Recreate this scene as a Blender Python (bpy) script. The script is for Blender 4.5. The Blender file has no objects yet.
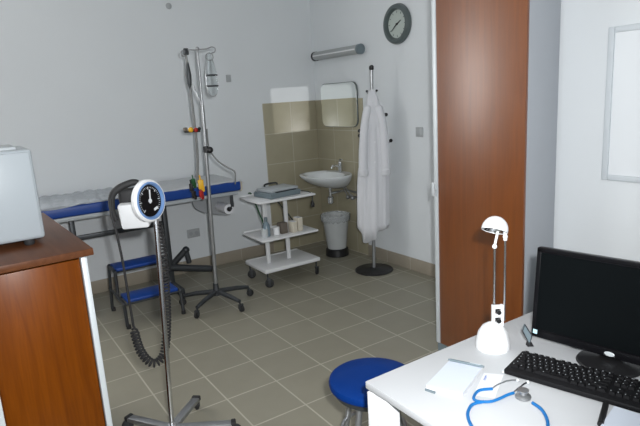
import bpy, bmesh, math, random
from mathutils import Vector, Matrix, Euler
random.seed(7)
PI = math.pi
sc = bpy.context.scene
COL = sc.collection
R = math.radians

# ------------------------------------------------------------------ materials
def mat(name, color, rough=0.5, metal=0.0, noise=0.0, scale=8.0, bump=0.0, bscale=60.0, trans=0.0, ior=1.45, spec=0.5, coat=0.0, alpha=1.0, sheen=0.0):
    m = bpy.data.materials.new(name); m.use_nodes = True
    nt = m.node_tree; b = nt.nodes['Principled BSDF']
    b.inputs['Base Color'].default_value = (*color, 1)
    b.inputs['Roughness'].default_value = rough
    b.inputs['Metallic'].default_value = metal
    b.inputs['Transmission Weight'].default_value = trans
    b.inputs['IOR'].default_value = ior
    b.inputs['Specular IOR Level'].default_value = spec
    b.inputs['Coat Weight'].default_value = coat
    b.inputs['Alpha'].default_value = alpha
    b.inputs['Sheen Weight'].default_value = sheen
    tc = nt.nodes.new('ShaderNodeTexCoord')
    if noise > 0:
        n = nt.nodes.new('ShaderNodeTexNoise'); n.inputs['Scale'].default_value = scale; n.inputs['Detail'].default_value = 4
        nt.links.new(tc.outputs['Object'], n.inputs['Vector'])
        mx = nt.nodes.new('ShaderNodeMix'); mx.data_type = 'RGBA'
        mx.inputs[6].default_value = (*[c * (1 - noise) for c in color], 1)
        mx.inputs[7].default_value = (*[min(1, c * (1 + noise)) for c in color], 1)
        nt.links.new(n.outputs['Fac'], mx.inputs[0]); nt.links.new(mx.outputs[2], b.inputs['Base Color'])
    if bump > 0:
        n2 = nt.nodes.new('ShaderNodeTexNoise'); n2.inputs['Scale'].default_value = bscale; n2.inputs['Detail'].default_value = 3
        nt.links.new(tc.outputs['Object'], n2.inputs['Vector'])
        bp = nt.nodes.new('ShaderNodeBump'); bp.inputs['Strength'].default_value = bump; bp.inputs['Distance'].default_value = 0.01
        nt.links.new(n2.outputs['Fac'], bp.inputs['Height']); nt.links.new(bp.outputs['Normal'], b.inputs['Normal'])
    return m

def wood(name, dark, light, rough=0.35, grain='Z'):
    m = bpy.data.materials.new(name); m.use_nodes = True
    nt = m.node_tree; b = nt.nodes['Principled BSDF']
    tc = nt.nodes.new('ShaderNodeTexCoord'); mp = nt.nodes.new('ShaderNodeMapping')
    s = {'Z': (22, 22, 1.3), 'X': (1.3, 22, 22), 'Y': (22, 1.3, 22)}[grain]
    mp.inputs['Scale'].default_value = s
    nt.links.new(tc.outputs['Object'], mp.inputs['Vector'])
    n = nt.nodes.new('ShaderNodeTexNoise'); n.inputs['Scale'].default_value = 1.6; n.inputs['Detail'].default_value = 6; n.inputs['Distortion'].default_value = 0.9
    nt.links.new(mp.outputs['Vector'], n.inputs['Vector'])
    n2 = nt.nodes.new('ShaderNodeTexNoise'); n2.inputs['Scale'].default_value = 9; n2.inputs['Detail'].default_value = 3
    nt.links.new(mp.outputs['Vector'], n2.inputs['Vector'])
    mm = nt.nodes.new('ShaderNodeMath'); mm.operation = 'MULTIPLY_ADD'; mm.inputs[1].default_value = 0.3
    nt.links.new(n2.outputs['Fac'], mm.inputs[0]); nt.links.new(n.outputs['Fac'], mm.inputs[2])
    cr = nt.nodes.new('ShaderNodeValToRGB')
    cr.color_ramp.elements[0].position = 0.42; cr.color_ramp.elements[0].color = (*dark, 1)
    cr.color_ramp.elements[1].position = 0.85; cr.color_ramp.elements[1].color = (*light, 1)
    nt.links.new(mm.outputs[0], cr.inputs['Fac']); nt.links.new(cr.outputs['Color'], b.inputs['Base Color'])
    b.inputs['Roughness'].default_value = rough; b.inputs['Specular IOR Level'].default_value = 0.2
    return m

def tiles(name, tile, grout, axes, size, origin, gw=0.006, rough=0.35, var=0.06, bump=0.25):
    """square ceramic tiles with grout lines, in object space; axes = the two coordinates used"""
    m = bpy.data.materials.new(name); m.use_nodes = True
    nt = m.node_tree; b = nt.nodes['Principled BSDF']; L = nt.links.new
    tc = nt.nodes.new('ShaderNodeTexCoord'); sp = nt.nodes.new('ShaderNodeSeparateXYZ'); L(tc.outputs['Object'], sp.inputs[0])
    def math_(op, a, bb=None, c=None):
        n = nt.nodes.new('ShaderNodeMath'); n.operation = op
        for i, v in enumerate((a, bb, c)):
            if v is None: continue
            if isinstance(v, (int, float)): n.inputs[i].default_value = v
            else: L(v, n.inputs[i])
        return n.outputs[0]
    masks, cells = [], []
    for k in range(2):
        u = math_('DIVIDE', math_('SUBTRACT', sp.outputs[axes[k]], origin[k]), size[k])
        f = math_('FRACT', u); cells.append(math_('FLOOR', u))
        d = math_('MULTIPLY', math_('MINIMUM', f, math_('SUBTRACT', 1.0, f)), size[k])
        mr = nt.nodes.new('ShaderNodeMapRange'); mr.inputs['From Min'].default_value = gw * 0.35; mr.inputs['From Max'].default_value = gw * 0.65
        L(d, mr.inputs['Value']); masks.append(mr.outputs[0])
    mask = math_('MINIMUM', masks[0], masks[1])
    cv = nt.nodes.new('ShaderNodeCombineXYZ'); L(cells[0], cv.inputs[0]); L(cells[1], cv.inputs[1])
    wn = nt.nodes.new('ShaderNodeTexWhiteNoise'); L(cv.outputs[0], wn.inputs['Vector'])
    ns = nt.nodes.new('ShaderNodeTexNoise'); ns.inputs['Scale'].default_value = 7; ns.inputs['Detail'].default_value = 5; L(tc.outputs['Object'], ns.inputs['Vector'])
    v = math_('ADD', math_('MULTIPLY', math_('SUBTRACT', wn.outputs['Value'], 0.5), var), math_('MULTIPLY', math_('SUBTRACT', ns.outputs['Fac'], 0.5), var * 2.5))
    hsv = nt.nodes.new('ShaderNodeHueSaturation'); hsv.inputs['Color'].default_value = (*tile, 1); L(math_('ADD', v, 1.0), hsv.inputs['Value'])
    mx = nt.nodes.new('ShaderNodeMix'); mx.data_type = 'RGBA'; mx.inputs[6].default_value = (*grout, 1)
    L(hsv.outputs[0], mx.inputs[7]); L(mask, mx.inputs[0]); L(mx.outputs[2], b.inputs['Base Color'])
    bp = nt.nodes.new('ShaderNodeBump'); bp.inputs['Strength'].default_value = bump; bp.inputs['Distance'].default_value = 0.002
    L(mask, bp.inputs['Height']); L(bp.outputs['Normal'], b.inputs['Normal'])
    b.inputs['Roughness'].default_value = rough
    return m

def coat(m, w, r):
    b = m.node_tree.nodes['Principled BSDF']; b.inputs['Coat Weight'].default_value = w; b.inputs['Coat Roughness'].default_value = r
WALL = (0.63, 0.66, 0.68)
M = dict(
    wall=mat('wall_paint', WALL, 0.75, noise=0.02, scale=3, bump=0.05, bscale=120, spec=0.3),
    ceil=mat('ceiling_paint', (0.75, 0.75, 0.75), 0.9),
    floor=tiles('floor_tile', (0.232, 0.220, 0.172), (0.385, 0.365, 0.30), (0, 1), (0.32, 0.3303), (0.0, 0.0), 0.009, 0.42),
    skirt_x=tiles('skirting_tile_back', (0.31, 0.275, 0.22), (0.42, 0.39, 0.33), (0, 2), (0.32, 0.5), (0.0, -0.2), 0.006, 0.4),
    skirt_y=tiles('skirting_tile_side', (0.31, 0.275, 0.22), (0.42, 0.39, 0.33), (1, 2), (0.3303, 0.5), (0.0, -0.2), 0.006, 0.4),
    tile_x=tiles('wall_tile_back', (0.315, 0.29, 0.205), (0.43, 0.40, 0.32), (0, 2), (0.333, 0.32), (1.671, 0.005), 0.007, 0.3),
    tile_y=tiles('wall_tile_side', (0.315, 0.29, 0.205), (0.43, 0.40, 0.32), (1, 2), (0.333, 0.32), (1.143, 0.005), 0.007, 0.3),
    wood=wood('cherry_laminate', (0.100, 0.023, 0.0006), (0.150, 0.038, 0.001), 0.32),
    wooddoor=wood('cherry_laminate_door', (0.125, 0.030, 0.0006), (0.170, 0.043, 0.001), 0.40),
    woodtop=wood('cherry_laminate_top', (0.075, 0.026, 0.010), (0.11, 0.042, 0.018), 0.38, 'Y'),
    silver=mat('silver_edge_profile', (0.54, 0.58, 0.60), 0.4, 0.15, noise=0.03),
    grey_panel=mat('grey_melamine', (0.34, 0.36, 0.39), 0.55, noise=0.03, scale=4),
    box=mat('white_appliance_enamel', (0.32, 0.355, 0.38), 0.4, noise=0.015),
    white=mat('white_lacquer', (0.74, 0.75, 0.76), 0.4, noise=0.015),
    desk=mat('white_desk_laminate', (0.50, 0.515, 0.53), 0.5, noise=0.015, scale=3, spec=0.3),
    paint=mat('white_enamel', (0.66, 0.67, 0.68), 0.35, noise=0.03),
    ceramic=mat('white_ceramic', (0.62, 0.65, 0.66), 0.15, noise=0.01, coat=0.4),
    chrome=mat('chrome', (0.72, 0.73, 0.75), 0.18, 1.0, noise=0.03, scale=30),
    steel=mat('brushed_steel', (0.34, 0.35, 0.36), 0.38, 0.8, noise=0.06, scale=40),
    dsteel=mat('dark_grey_steel', (0.055, 0.06, 0.065), 0.42, 0.5, noise=0.08, scale=30),
    keycap=mat('black_keycap', (0.006, 0.006, 0.007), 0.6, noise=0.1, spec=0.25),
    black=mat('black_plastic', (0.012, 0.012, 0.013), 0.42, noise=0.1),
    rubber=mat('black_rubber', (0.018, 0.018, 0.019), 0.65, noise=0.1, scale=30),
    screen=mat('dark_screen', (0.003, 0.004, 0.0045), 0.35, noise=0.05, spec=0.06),
    gloss=mat('gloss_black', (0.004, 0.004, 0.005), 0.3, noise=0.05, spec=0.2),
    blue=mat('blue_vinyl', (0.006, 0.045, 0.24), 0.42, noise=0.06, scale=20, bump=0.05, bscale=200),
    blue_seat=mat('blue_seat_vinyl', (0.001, 0.028, 0.17), 0.5, noise=0.05, scale=15, bump=0.04, bscale=240, spec=0.14),
    bluetube=mat('blue_rubber_tube', (0.006, 0.125, 0.36), 0.4, noise=0.05),
    bluering=mat('blue_ring_plastic', (0.14, 0.25, 0.48), 0.35, noise=0.04),
    paper=mat('pale_grey_paper_sheet', (0.46, 0.48, 0.50), 0.6, noise=0.05, scale=12, bump=0.5, bscale=22),
    plastic_sheet=mat('clear_crumpled_plastic', (0.50, 0.54, 0.58), 0.3, noise=0.2, scale=22, bump=0.7, bscale=35, alpha=0.45),
    cloth=mat('white_cotton', (0.60, 0.61, 0.64), 0.85, noise=0.02, bump=0.15, bscale=90, sheen=0.2),
    clear=mat('clear_plastic', (0.88, 0.92, 0.93), 0.06, trans=0.96, ior=1.1, noise=0.01),
    liner=mat('pale_bin_liner', (0.50, 0.53, 0.54), 0.5, noise=0.08, scale=20, alpha=0.3),
    binbody=mat('translucent_bin_plastic', (0.46, 0.48, 0.48), 0.4, noise=0.05, scale=12, alpha=0.85),
    frost=mat('frosted_plastic', (0.62, 0.65, 0.66), 0.45, noise=0.05, scale=15, trans=0.25, ior=1.15),
    mirror=mat('mirror_silver', (0.90, 0.93, 0.91), 0.01, 1.0),
    dial=mat('clock_dial', (0.40, 0.45, 0.42), 0.4, noise=0.03),
    clockrim=mat('grey_clock_rim', (0.075, 0.095, 0.095), 0.3, noise=0.05, coat=0.3),
    yellow=mat('yellow_plastic', (0.75, 0.42, 0.02), 0.4, noise=0.05),
    red=mat('red_plastic', (0.35, 0.015, 0.012), 0.4, noise=0.05),
    green=mat('green_plastic', (0.015, 0.09, 0.03), 0.4, noise=0.05),
    cable=mat('grey_cable', (0.17, 0.175, 0.175), 0.5, noise=0.05),
    darkcable=mat('dark_cable', (0.03, 0.034, 0.03), 0.5, noise=0.05),
    device=mat('grey_device_plastic', (0.37, 0.40, 0.42), 0.4, noise=0.04),
    devdark=mat('blue_grey_device_panel', (0.14, 0.18, 0.20), 0.4, noise=0.05),
    carton=mat('cream_carton', (0.56, 0.52, 0.43), 0.6, noise=0.05),
    brown=mat('brown_grey_box', (0.13, 0.11, 0.09), 0.6, noise=0.08),
    teal=mat('blue_grey_bottle_plastic', (0.16, 0.22, 0.26), 0.3, noise=0.05),
    pages=mat('white_paper', (0.66, 0.67, 0.70), 0.7, noise=0.02),
    cover=mat('pale_blue_grey_paper', (0.55, 0.60, 0.68), 0.6, noise=0.02),
    board=mat('white_board', (0.66, 0.69, 0.715), 0.25, noise=0.01),
    frame=mat('grey_board_frame', (0.50, 0.54, 0.57), 0.45, noise=0.03),
    tubeglass=mat('grey_lamp_cover', (0.32, 0.34, 0.34), 0.3, noise=0.03),
    curvedplate=mat('grey_curved_plate', (0.30, 0.315, 0.33), 0.6, noise=0.04),
    socket=mat('grey_socket_recess', (0.32, 0.335, 0.35), 0.5, noise=0.03),
    switch=mat('grey_switch_plastic', (0.36, 0.38, 0.39), 0.45, noise=0.02),
    cyan=mat('pale_blue_sticker', (0.45, 0.68, 0.75), 0.4, noise=0.02),
    ink=mat('blue_ink', (0.06, 0.12, 0.35), 0.6, noise=0.05),
    mark=mat('white_print', (0.62, 0.64, 0.66), 0.5, noise=0.02),
    orange=mat('orange_cap_plastic', (0.55, 0.08, 0.02), 0.5, noise=0.05),
)

coat(M['wooddoor'], 1.0, 0.38); M['wooddoor'].node_tree.nodes['Principled BSDF'].inputs['Coat IOR'].default_value = 1.72; M['wooddoor'].node_tree.nodes['Principled BSDF'].inputs['Specular IOR Level'].default_value = 0.15
# ------------------------------------------------------------------ mesh helper
class MB:
    def __init__(s): s.bm = bmesh.new()
    def box(s, c, d, rz=0.0, bevel=0.0, seg=2, rot=None, taper=None):
        r = bmesh.ops.create_cube(s.bm, size=1.0); vs = r['verts']
        for v in vs:
            if taper and v.co.z > 0: v.co.x *= taper[0]; v.co.y *= taper[1]
        bmesh.ops.scale(s.bm, vec=d, verts=vs)
        if bevel > 0:
            es = list({e for v in vs for e in v.link_edges})
            b = bmesh.ops.bevel(s.bm, geom=es, offset=bevel, segments=seg, affect='EDGES', profile=0.5)
            vs = list({v for f in b['faces'] for v in f.verts} | {v for v in vs if v.is_valid})
            # whole island
            todo, seen = list(vs), set(vs)
            while todo:
                v = todo.pop()
                for e in v.link_edges:
                    w = e.other_vert(v)
                    if w not in seen: seen.add(w); todo.append(w)
            vs = list(seen)
        mt = Matrix.Translation(c) @ (rot.to_4x4() if rot is not None else Matrix.Rotation(rz, 4, 'Z'))
        bmesh.ops.transform(s.bm, matrix=mt, verts=vs)
        return s
    def ring(s, pts): return [s.bm.verts.new(p) for p in pts]
    def loft(s, rings, close=True, cap=(True, True)):
        rs = [s.ring(r) for r in rings]; n = len(rs[0])
        for a, b in zip(rs, rs[1:]):
            for i in range(n if close else n - 1):
                j = (i + 1) % n
                try: s.bm.faces.new((a[i], a[j], b[j], b[i]))
                except ValueError: pass
        if cap[0]: s.bm.faces.new(list(reversed(rs[0])))
        if cap[1]: s.bm.faces.new(rs[-1])
        return s
    def lathe(s, prof, c=(0, 0, 0), seg=32, axis=(0, 0, 1), cap=(True, True), sx=1, sy=1):
        q = Vector((0, 0, 1)).rotation_difference(Vector(axis).normalized()); c = Vector(c)
        return s.loft([[c + q @ Vector((r * sx * math.cos(2*PI*i/seg), r * sy * math.sin(2*PI*i/seg), z)) for i in range(seg)] for r, z in prof], cap=cap)
    def cyl(s, p0, p1, r0, r1=None, seg=16):
        p0, p1 = Vector(p0), Vector(p1); d = p1 - p0
        return s.lathe([(r0, 0), (r0 if r1 is None else r1, d.length)], p0, seg, d)
    def tube(s, pts, r, seg=8, sm=0):
        P = [Vector(p) for p in pts]
        if sm: P = smooth(P, sm)
        if isinstance(r, (list, tuple)):
            q = [i*(len(r)-1)/max(1, len(P)-1) for i in range(len(P))]
            r = [r[int(a)] + (r[min(int(a)+1, len(r)-1)] - r[int(a)])*(a - int(a)) for a in q]
        t0 = (P[1] - P[0]).normalized()
        up = Vector((0, 0, 1)) if abs(t0.z) < 0.9 else Vector((1, 0, 0))
        n = t0.cross(up).normalized(); rings = []
        for i, p in enumerate(P):
            t = (P[min(i + 1, len(P) - 1)] - P[max(i - 1, 0)]).normalized()
            n = (n - t * n.dot(t)).normalized(); b = t.cross(n)
            rr = r[i] if isinstance(r, (list, tuple)) else r
            rings.append([p + (n * math.cos(2*PI*k/seg) + b * math.sin(2*PI*k/seg)) * rr for k in range(seg)])
        return s.loft(rings)
    def sphere(s, c, r, seg=16, sc_=(1, 1, 1)):
        k = seg // 2
        prof = [(max(1e-4, r * math.sin(PI * i / k)), -r * math.cos(PI * i / k)) for i in range(k + 1)]
        c = Vector(c)
        return s.loft([[c + Vector((a * math.cos(2*PI*i/seg) * sc_[0], a * math.sin(2*PI*i/seg) * sc_[1], z * sc_[2])) for i in range(seg)] for a, z in prof])
    def grid(s, f, nu, nv):
        vs = [[s.bm.verts.new(f(i / nu, j / nv)) for j in range(nv + 1)] for i in range(nu + 1)]
        for i in range(nu):
            for j in range(nv): s.bm.faces.new((vs[i][j], vs[i+1][j], vs[i+1][j+1], vs[i][j+1]))
        return s
    def prism(s, outline, vec):
        vec = Vector(vec)
        a = [Vector(p) for p in outline]
        return s.loft([a, [p + vec for p in a]])

def smooth(P, n):
    """Catmull-Rom through the points, n steps per span"""
    out = []
    for i in range(len(P) - 1):
        a, b, c, d = P[max(i-1, 0)], P[i], P[i+1], P[min(i+2, len(P)-1)]
        for k in range(n):
            t = k / n
            out.append(0.5 * ((2*b) + (c - a) * t + (2*a - 5*b + 4*c - d) * t*t + (-a + 3*b - 3*c + d) * t**3))
    out.append(P[-1]); return out

def obj(name, mb, m, parent=None, off=None, solid=0.0, sharp=35, flat=False):
    shear = LEAN   # the coat stand leans a touch
    """link the collected shapes as one mesh object; coordinates are world ones and are moved into the thing's own frame"""
    bm = mb.bm
    if shear: 
        for v in bm.verts: v.co += Vector((0.83, -0.555, 0))*0.0255*v.co.z
    root = parent
    while root is not None and root.parent is not None: root = root.parent
    if root is not None:
        inv = root.matrix_basis.inverted()
        bmesh.ops.transform(bm, matrix=inv, verts=bm.verts)
    bmesh.ops.recalc_face_normals(bm, faces=bm.faces)
    me = bpy.data.meshes.new(name); bm.to_mesh(me); bm.free()
    if not flat:
        me.shade_smooth(); me.set_sharp_from_angle(angle=R(sharp))
    me.materials.append(m if not isinstance(m, str) else M[m])
    o = bpy.data.objects.new(name, me); COL.objects.link(o)
    if parent is not None: o.parent = parent
    if solid:
        md = o.modifiers.new('thickness', 'SOLIDIFY'); md.thickness = solid; md.offset = 0
    return o

LEAN = False
def thing(name, label, cat, loc, rz=0.0, group=None):
    o = bpy.data.objects.new(name, None); COL.objects.link(o)
    o.empty_display_size = 0.1
    o.location = loc; o.rotation_euler = (0, 0, rz)
    o.matrix_basis = Matrix.Translation(loc) @ Matrix.Rotation(rz, 4, 'Z')
    o['label'] = label; o['category'] = cat
    if group: o['group'] = group
    return o
def tag(o, label, cat, group=None):
    o['label'] = label; o['category'] = cat
    if group: o['group'] = group
    return o
def struct(name, mb, m, **k):
    o = obj(name, mb, m, **k); o['kind'] = 'structure'; return o

# ------------------------------------------------------------------ the room
XS, YB, XW, XL, YF, H = 2.338, 1.143, 1.623, -3.3, -6.2, 3.3
struct('floor', MB().box((-0.46, -2.53, -0.05), (5.96, 7.7, 0.1)), 'floor', flat=True)
struct('ceiling', MB().box((-0.46, -2.53, H + 0.05), (5.96, 7.7, 0.1)), 'ceil', flat=True)
struct('wall_right', MB().box((XS + 0.05, (YB - 1.64)/2, H/2), (0.1, YB + 1.64, H)), 'wall', flat=True)
struct('wall_jog', MB().box(((XW + XS)/2 + 0.05, -1.69, H/2), (XS - XW + 0.1, 0.1, H)), 'wall', flat=True)
struct('wall_office', MB().box((XW + 0.05, (YF - 1.74)/2, H/2), (0.1, -YF - 1.74, H)), 'wall', flat=True)
struct('wall_front', MB().box((-0.46, YF - 0.05, H/2), (5.96, 0.1, H)), 'wall', flat=True)
# a window in the far end of the back wall and one added in the left wall to brighten the office half
wz0, wz1, HM = 1.0, 2.4, H/2
bx0, bx1, ly0, ly1 = -3.0, -1.32, -5.5, -4.0
b = MB()
b.box(((XL + bx0)/2, YB + 0.05, HM), (bx0 - XL, 0.1, H)).box(((bx1 + 2.52)/2, YB + 0.05, HM), (2.52 - bx1, 0.1, H))
b.box(((bx0 + bx1)/2, YB + 0.05, 1.40/2), (bx1 - bx0, 0.1, 1.40)).box(((bx0 + bx1)/2, YB + 0.05, (3.05 + H)/2), (bx1 - bx0, 0.1, H - 3.05))
struct('wall_back', b, 'wall', flat=True)
zb0, zb1 = 1.40, 3.05
wl = MB()
for a_, b_ in ((YF, ly0), (ly1, YB)): wl.box((XL - 0.06, (a_ + b_)/2, HM), (0.12, b_ - a_, H))
wl.box((XL - 0.06, (ly0 + ly1)/2, wz0/2), (0.12, ly1 - ly0, wz0)).box((XL - 0.06, (ly0 + ly1)/2, (wz1 + H)/2), (0.12, ly1 - ly0, H - wz1))
struct('wall_left', wl, 'wall', flat=True)
zc = (wz0 + wz1)/2
M['glass'] = mat('window_glass', (0.9, 0.95, 0.95), 0.02, alpha=0.06, noise=0.01)
def window(name, c, w, along_x, wz0, wz1):
    wf = MB(); D = lambda a, t, h: (a, t, h) if along_x else (t, a, h)
    O = lambda k: Vector((k, 0, 0)) if along_x else Vector((0, k, 0))
    c = Vector(c)
    for k in (-w/2 + 0.03, 0, w/2 - 0.03): wf.box(c + O(k), D(0.06, 0.06, wz1 - wz0), bevel=0.006)
    for z in (wz0 + 0.03, wz1 - 0.03): wf.box((c.x, c.y, z), D(w, 0.06, 0.06), bevel=0.006)
    wo = struct(name, wf, 'white')
    obj('window_glass', MB().box(c, D(w - 0.1, 0.006, wz1 - wz0 - 0.1)), 'glass', wo)
window('window_1', ((bx0 + bx1)/2, YB + 0.05, (zb0 + zb1)/2), bx1 - bx0, True, zb0, zb1)
window('fill_window', (XL - 0.06, (ly0 + ly1)/2, zc), ly1 - ly0, False, wz0, wz1)
# skirting
struct('baseboard_back', MB().box(((XL + 1.671)/2, YB - 0.006, 0.06), (1.671 - XL, 0.012, 0.12), bevel=0.002), 'skirt_x')
struct('baseboard_right', MB().box((XS - 0.006, (0.30 - 1.64)/2, 0.06), (0.012, 1.94, 0.12), bevel=0.002), 'skirt_y')
struct('baseboard_office', MB().box((XW - 0.006, -4.25, 0.06), (0.012, 3.9, 0.12), bevel=0.002), 'skirt_y')
# tiled splash area round the sink
struct('trim_1', MB().box(((1.671 + XS)/2, YB - 0.005, 0.8025), (XS - 1.671, 0.01, 1.605), bevel=0.002), 'tile_x')
struct('trim_2', MB().box((XS - 0.005, (0.30 + YB)/2 - 0.005, 0.8025), (0.01, YB - 0.30 - 0.01, 1.605), bevel=0.002), 'tile_y')

# ------------------------------------------------------------------ wall things
def wall_plate(name, label, cat, c, d, rocker, axis, parts):
    t = thing(name, label, cat, c)
    b = MB().box(c, d, bevel=0.004) if rocker != 'cap' else MB().lathe([(d[0]*0.5, 0), (d[0]*0.5, d[1]*0.7), (d[0]*0.42, d[1])], Vector(c) + Vector((0, d[1]*0.5, 0)), 28, (0, -1, 0))
    obj('cover_plate', b, 'switch', t)
    n = Vector((-1, 0, 0)) if axis == 'x' else Vector((0, -1, 0))
    cc = Vector(c) + n * (d[0] if axis == 'x' else d[1]) * 0.5
    if rocker == 'switch':
        e = (0.008, d[1]*0.6, d[2]*0.62) if axis == 'x' else (d[0]*0.6, 0.008, d[2]*0.62)
        obj('rocker', MB().box(cc, e, bevel=0.002), 'switch', t)
    elif rocker == 'socket':
        for k in (-1, 1):
            obj('socket_well', MB().cyl(cc + Vector((k*0.03, 0.002, 0)), cc + Vector((k*0.03, -0.003, 0)), 0.019, seg=20), 'socket', t)
    else:
        obj('round_cap', MB().cyl(cc, cc + n*0.004, d[2]*0.25, seg=20), 'switch', t)
    return t
wall_plate('light_switch', 'small grey light switch on the wall beside the coat stand and tall wardrobe', 'light switch', (XS - 0.006, -0.483, 1.29), (0.012, 0.085, 0.085), 'switch', 'x', 1)
wall_plate('wall_socket', 'grey double socket low on the back wall under the examination couch', 'socket', (0.785, YB - 0.006, 0.385), (0.13, 0.012, 0.085), 'socket', 'y', 1)
wall_plate('switch_plate', 'small grey plate on the back wall beside the hanging drip bottle', 'switch plate', (1.318, YB - 0.006, 1.872), (0.05, 0.012, 0.07), 'switch', 'y', 1)
wall_plate('wall_sensor', 'tiny grey round cover high on the back wall above the drip stand', 'wall cover', (0.79, YB - 0.005, 2.535), (0.055, 0.010, 0.055), 'cap', 'y', 1)

# mirror on the tiled wall by the corner
def rrect(w, h, r, n=6, barrel=0.0):
    pts = []
    for cx, cy, a0 in ((w/2-r, h/2-r, 0), (-w/2+r, h/2-r, PI/2), (-w/2+r, -h/2+r, PI), (w/2-r, -h/2+r, 1.5*PI)):
        for k in range(n + 1):
            a = a0 + PI/2*k/n
            pts.append([cx + r*math.cos(a), cy + r*math.sin(a)])
    return pts
my, mz = 0.680, 1.545
t = thing('wall_mirror', 'frameless rounded rectangular mirror on the wall above the washbasin', 'mirror', (XS, my, 1.33))
prof = rrect(0.62, 0.44, 0.07)
bk = MB(); bk.prism([(XS - 0.011, my + p[0]*1.02, mz + p[1]*1.02) for p in prof], (-0.010, 0, 0)); obj('backing', bk, 'clockrim', t)
gl = MB(); gl.prism([(XS - 0.0212, my + p[0], mz + p[1]) for p in prof], (-0.005, 0, 0)); obj('mirror_glass', gl, 'mirror', t)

# tube lamp above it
t = thing('wall_lamp', 'long grey tube lamp fixed on the wall above the mirror', 'wall lamp', (XS, 0.70, 2.06))
ob = MB(); ob.lathe([(0.044, 0), (0.044, 0.74)], (XS - 0.06, 0.255, 2.06), 24, (0, 1, 0)); obj('lamp_cover', ob, 'tubeglass', t)
obj('mounting_rail', MB().box((XS - 0.012, 0.625, 2.06), (0.022, 0.80, 0.05), bevel=0.003), 'paint', t)
obj('lamp_rib', MB().box((XS - 0.105, 0.625, 2.06), (0.004, 0.72, 0.012), bevel=0.001), 'paint', t)
obj('end_cap', MB().lathe([(0.030, 0), (0.048, 0.004), (0.048, 0.045)], (XS - 0.055, 1.032, 2.06), 24, (0, -1, 0)), 'black', t)
obj('end_cap', MB().lathe([(0.048, 0), (0.048, 0.035), (0.030, 0.04)], (XS - 0.055, 0.260, 2.06), 24, (0, -1, 0)), 'devdark', t)

# clock
cy_, cz_ = -0.245, 2.22
t = thing('wall_clock', 'round wall clock with thick dark grey rim on the wall above the coat stand', 'clock', (XS, cy_, 2.05))
AX = (-1, 0, 0)
obj('rim', MB().lathe([(0.165, 0), (0.172, 0.012), (0.165, 0.035), (0.150, 0.046), (0.130, 0.046), (0.120, 0.030), (0.116, 0.016), (0.116, 0.0)], (XS, cy_, cz_), 48, AX), 'clockrim', t)
obj('dial', MB().lathe([(0.117, 0.006), (0.117, 0.016)], (XS, cy_, cz_), 40, AX), 'dial', t)
tk = MB()
for k in range(12):
    a = k*PI/6
    tk.box((XS - 0.0175, cy_ + 0.10*math.sin(a), cz_ + 0.10*math.cos(a)), (0.002, 0.005, 0.018), rot=Matrix.Rotation(-a, 3, 'X'))
obj('hour_markings', tk, 'clockrim', t)
def hand(name, ang, L, w, x):   # ang clockwise from 12 as seen from the room; viewed from -x, +y is to the left
    d = Vector((0, -math.sin(ang), math.cos(ang)))
    c = Vector((x, cy_, cz_)) + d * L * 0.42
    obj(name, MB().box(c, (0.003, w, L), rot=Matrix.Rotation(ang, 3, 'X'), taper=(1, 0.5)), 'black', t)
hand('hour_hand', R(62), 0.062, 0.012, XS - 0.020)
hand('minute_hand', R(232), 0.095, 0.010, XS - 0.024)
obj('hub', MB().cyl((XS - 0.016, cy_, cz_), (XS - 0.028, cy_, cz_), 0.008), 'black', t)

# whiteboard on the office wall
t = thing('whiteboard', 'white wall board with a grey frame behind the computer monitor', 'whiteboard', (XW, -3.05, 1.16))
by0, by1, bz0, bz1 = -3.73, -2.525, 1.16, 1.885
obj('board', MB().box((XW - 0.010, (by0+by1)/2, (bz0+bz1)/2), (0.012, by1-by0-0.02, bz1-bz0-0.02)), 'board', t)
for y in (by0 + 0.015, by1 - 0.015): obj('frame_rail', MB().box((XW - 0.012, y, (bz0+bz1)/2), (0.024, 0.030, bz1-bz0), bevel=0.004), 'frame', t)
for z in (bz0 + 0.014, bz1 - 0.014): obj('frame_rail', MB().box((XW - 0.0115, (by0+by1)/2, z), (0.022, by1-by0-0.06, 0.028), bevel=0.004), 'frame', t)

# ------------------------------------------------------------------ tall wardrobe
fx, y0, y1 = 1.326, -2.283, -1.653
t = thing('wardrobe', 'tall cherry wood wardrobe with silver edge profile and grey side', 'wardrobe', (1.47, -1.97, 0))
obj('carcass', MB().box(((fx + 0.022 + XW - 0.02)/2, (y0+y1)/2 + 0.002, 1.22), (XW - 0.02 - fx - 0.022, y1-y0 - 0.012, 2.44), bevel=0.002), 'grey_panel', t)
dr = obj('door', MB().box((fx + 0.009, (y0 + y1)/2 - 0.014, 1.23), (0.018, y1-y0-0.034, 2.34), bevel=0.0015), 'wooddoor', t)
obj('edge_profile', MB().box((fx + 0.008, y1 - 0.015, 1.23), (0.026, 0.030, 2.34), bevel=0.003), 'silver', t)
obj('plinth', MB().box((fx + 0.012, (y0+y1)/2, 0.03), (0.018, y1-y0-0.014, 0.056)), 'devdark', t)
hd = MB().cyl((fx - 0.005, y1 - 0.015, 1.06), (fx - 0.020, y1 - 0.015, 1.06), 0.008)
hd.box((fx - 0.024, y1 - 0.013, 1.06), (0.012, 0.022, 0.085), bevel=0.005); obj('handle', hd, 'silver', dr)

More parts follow.
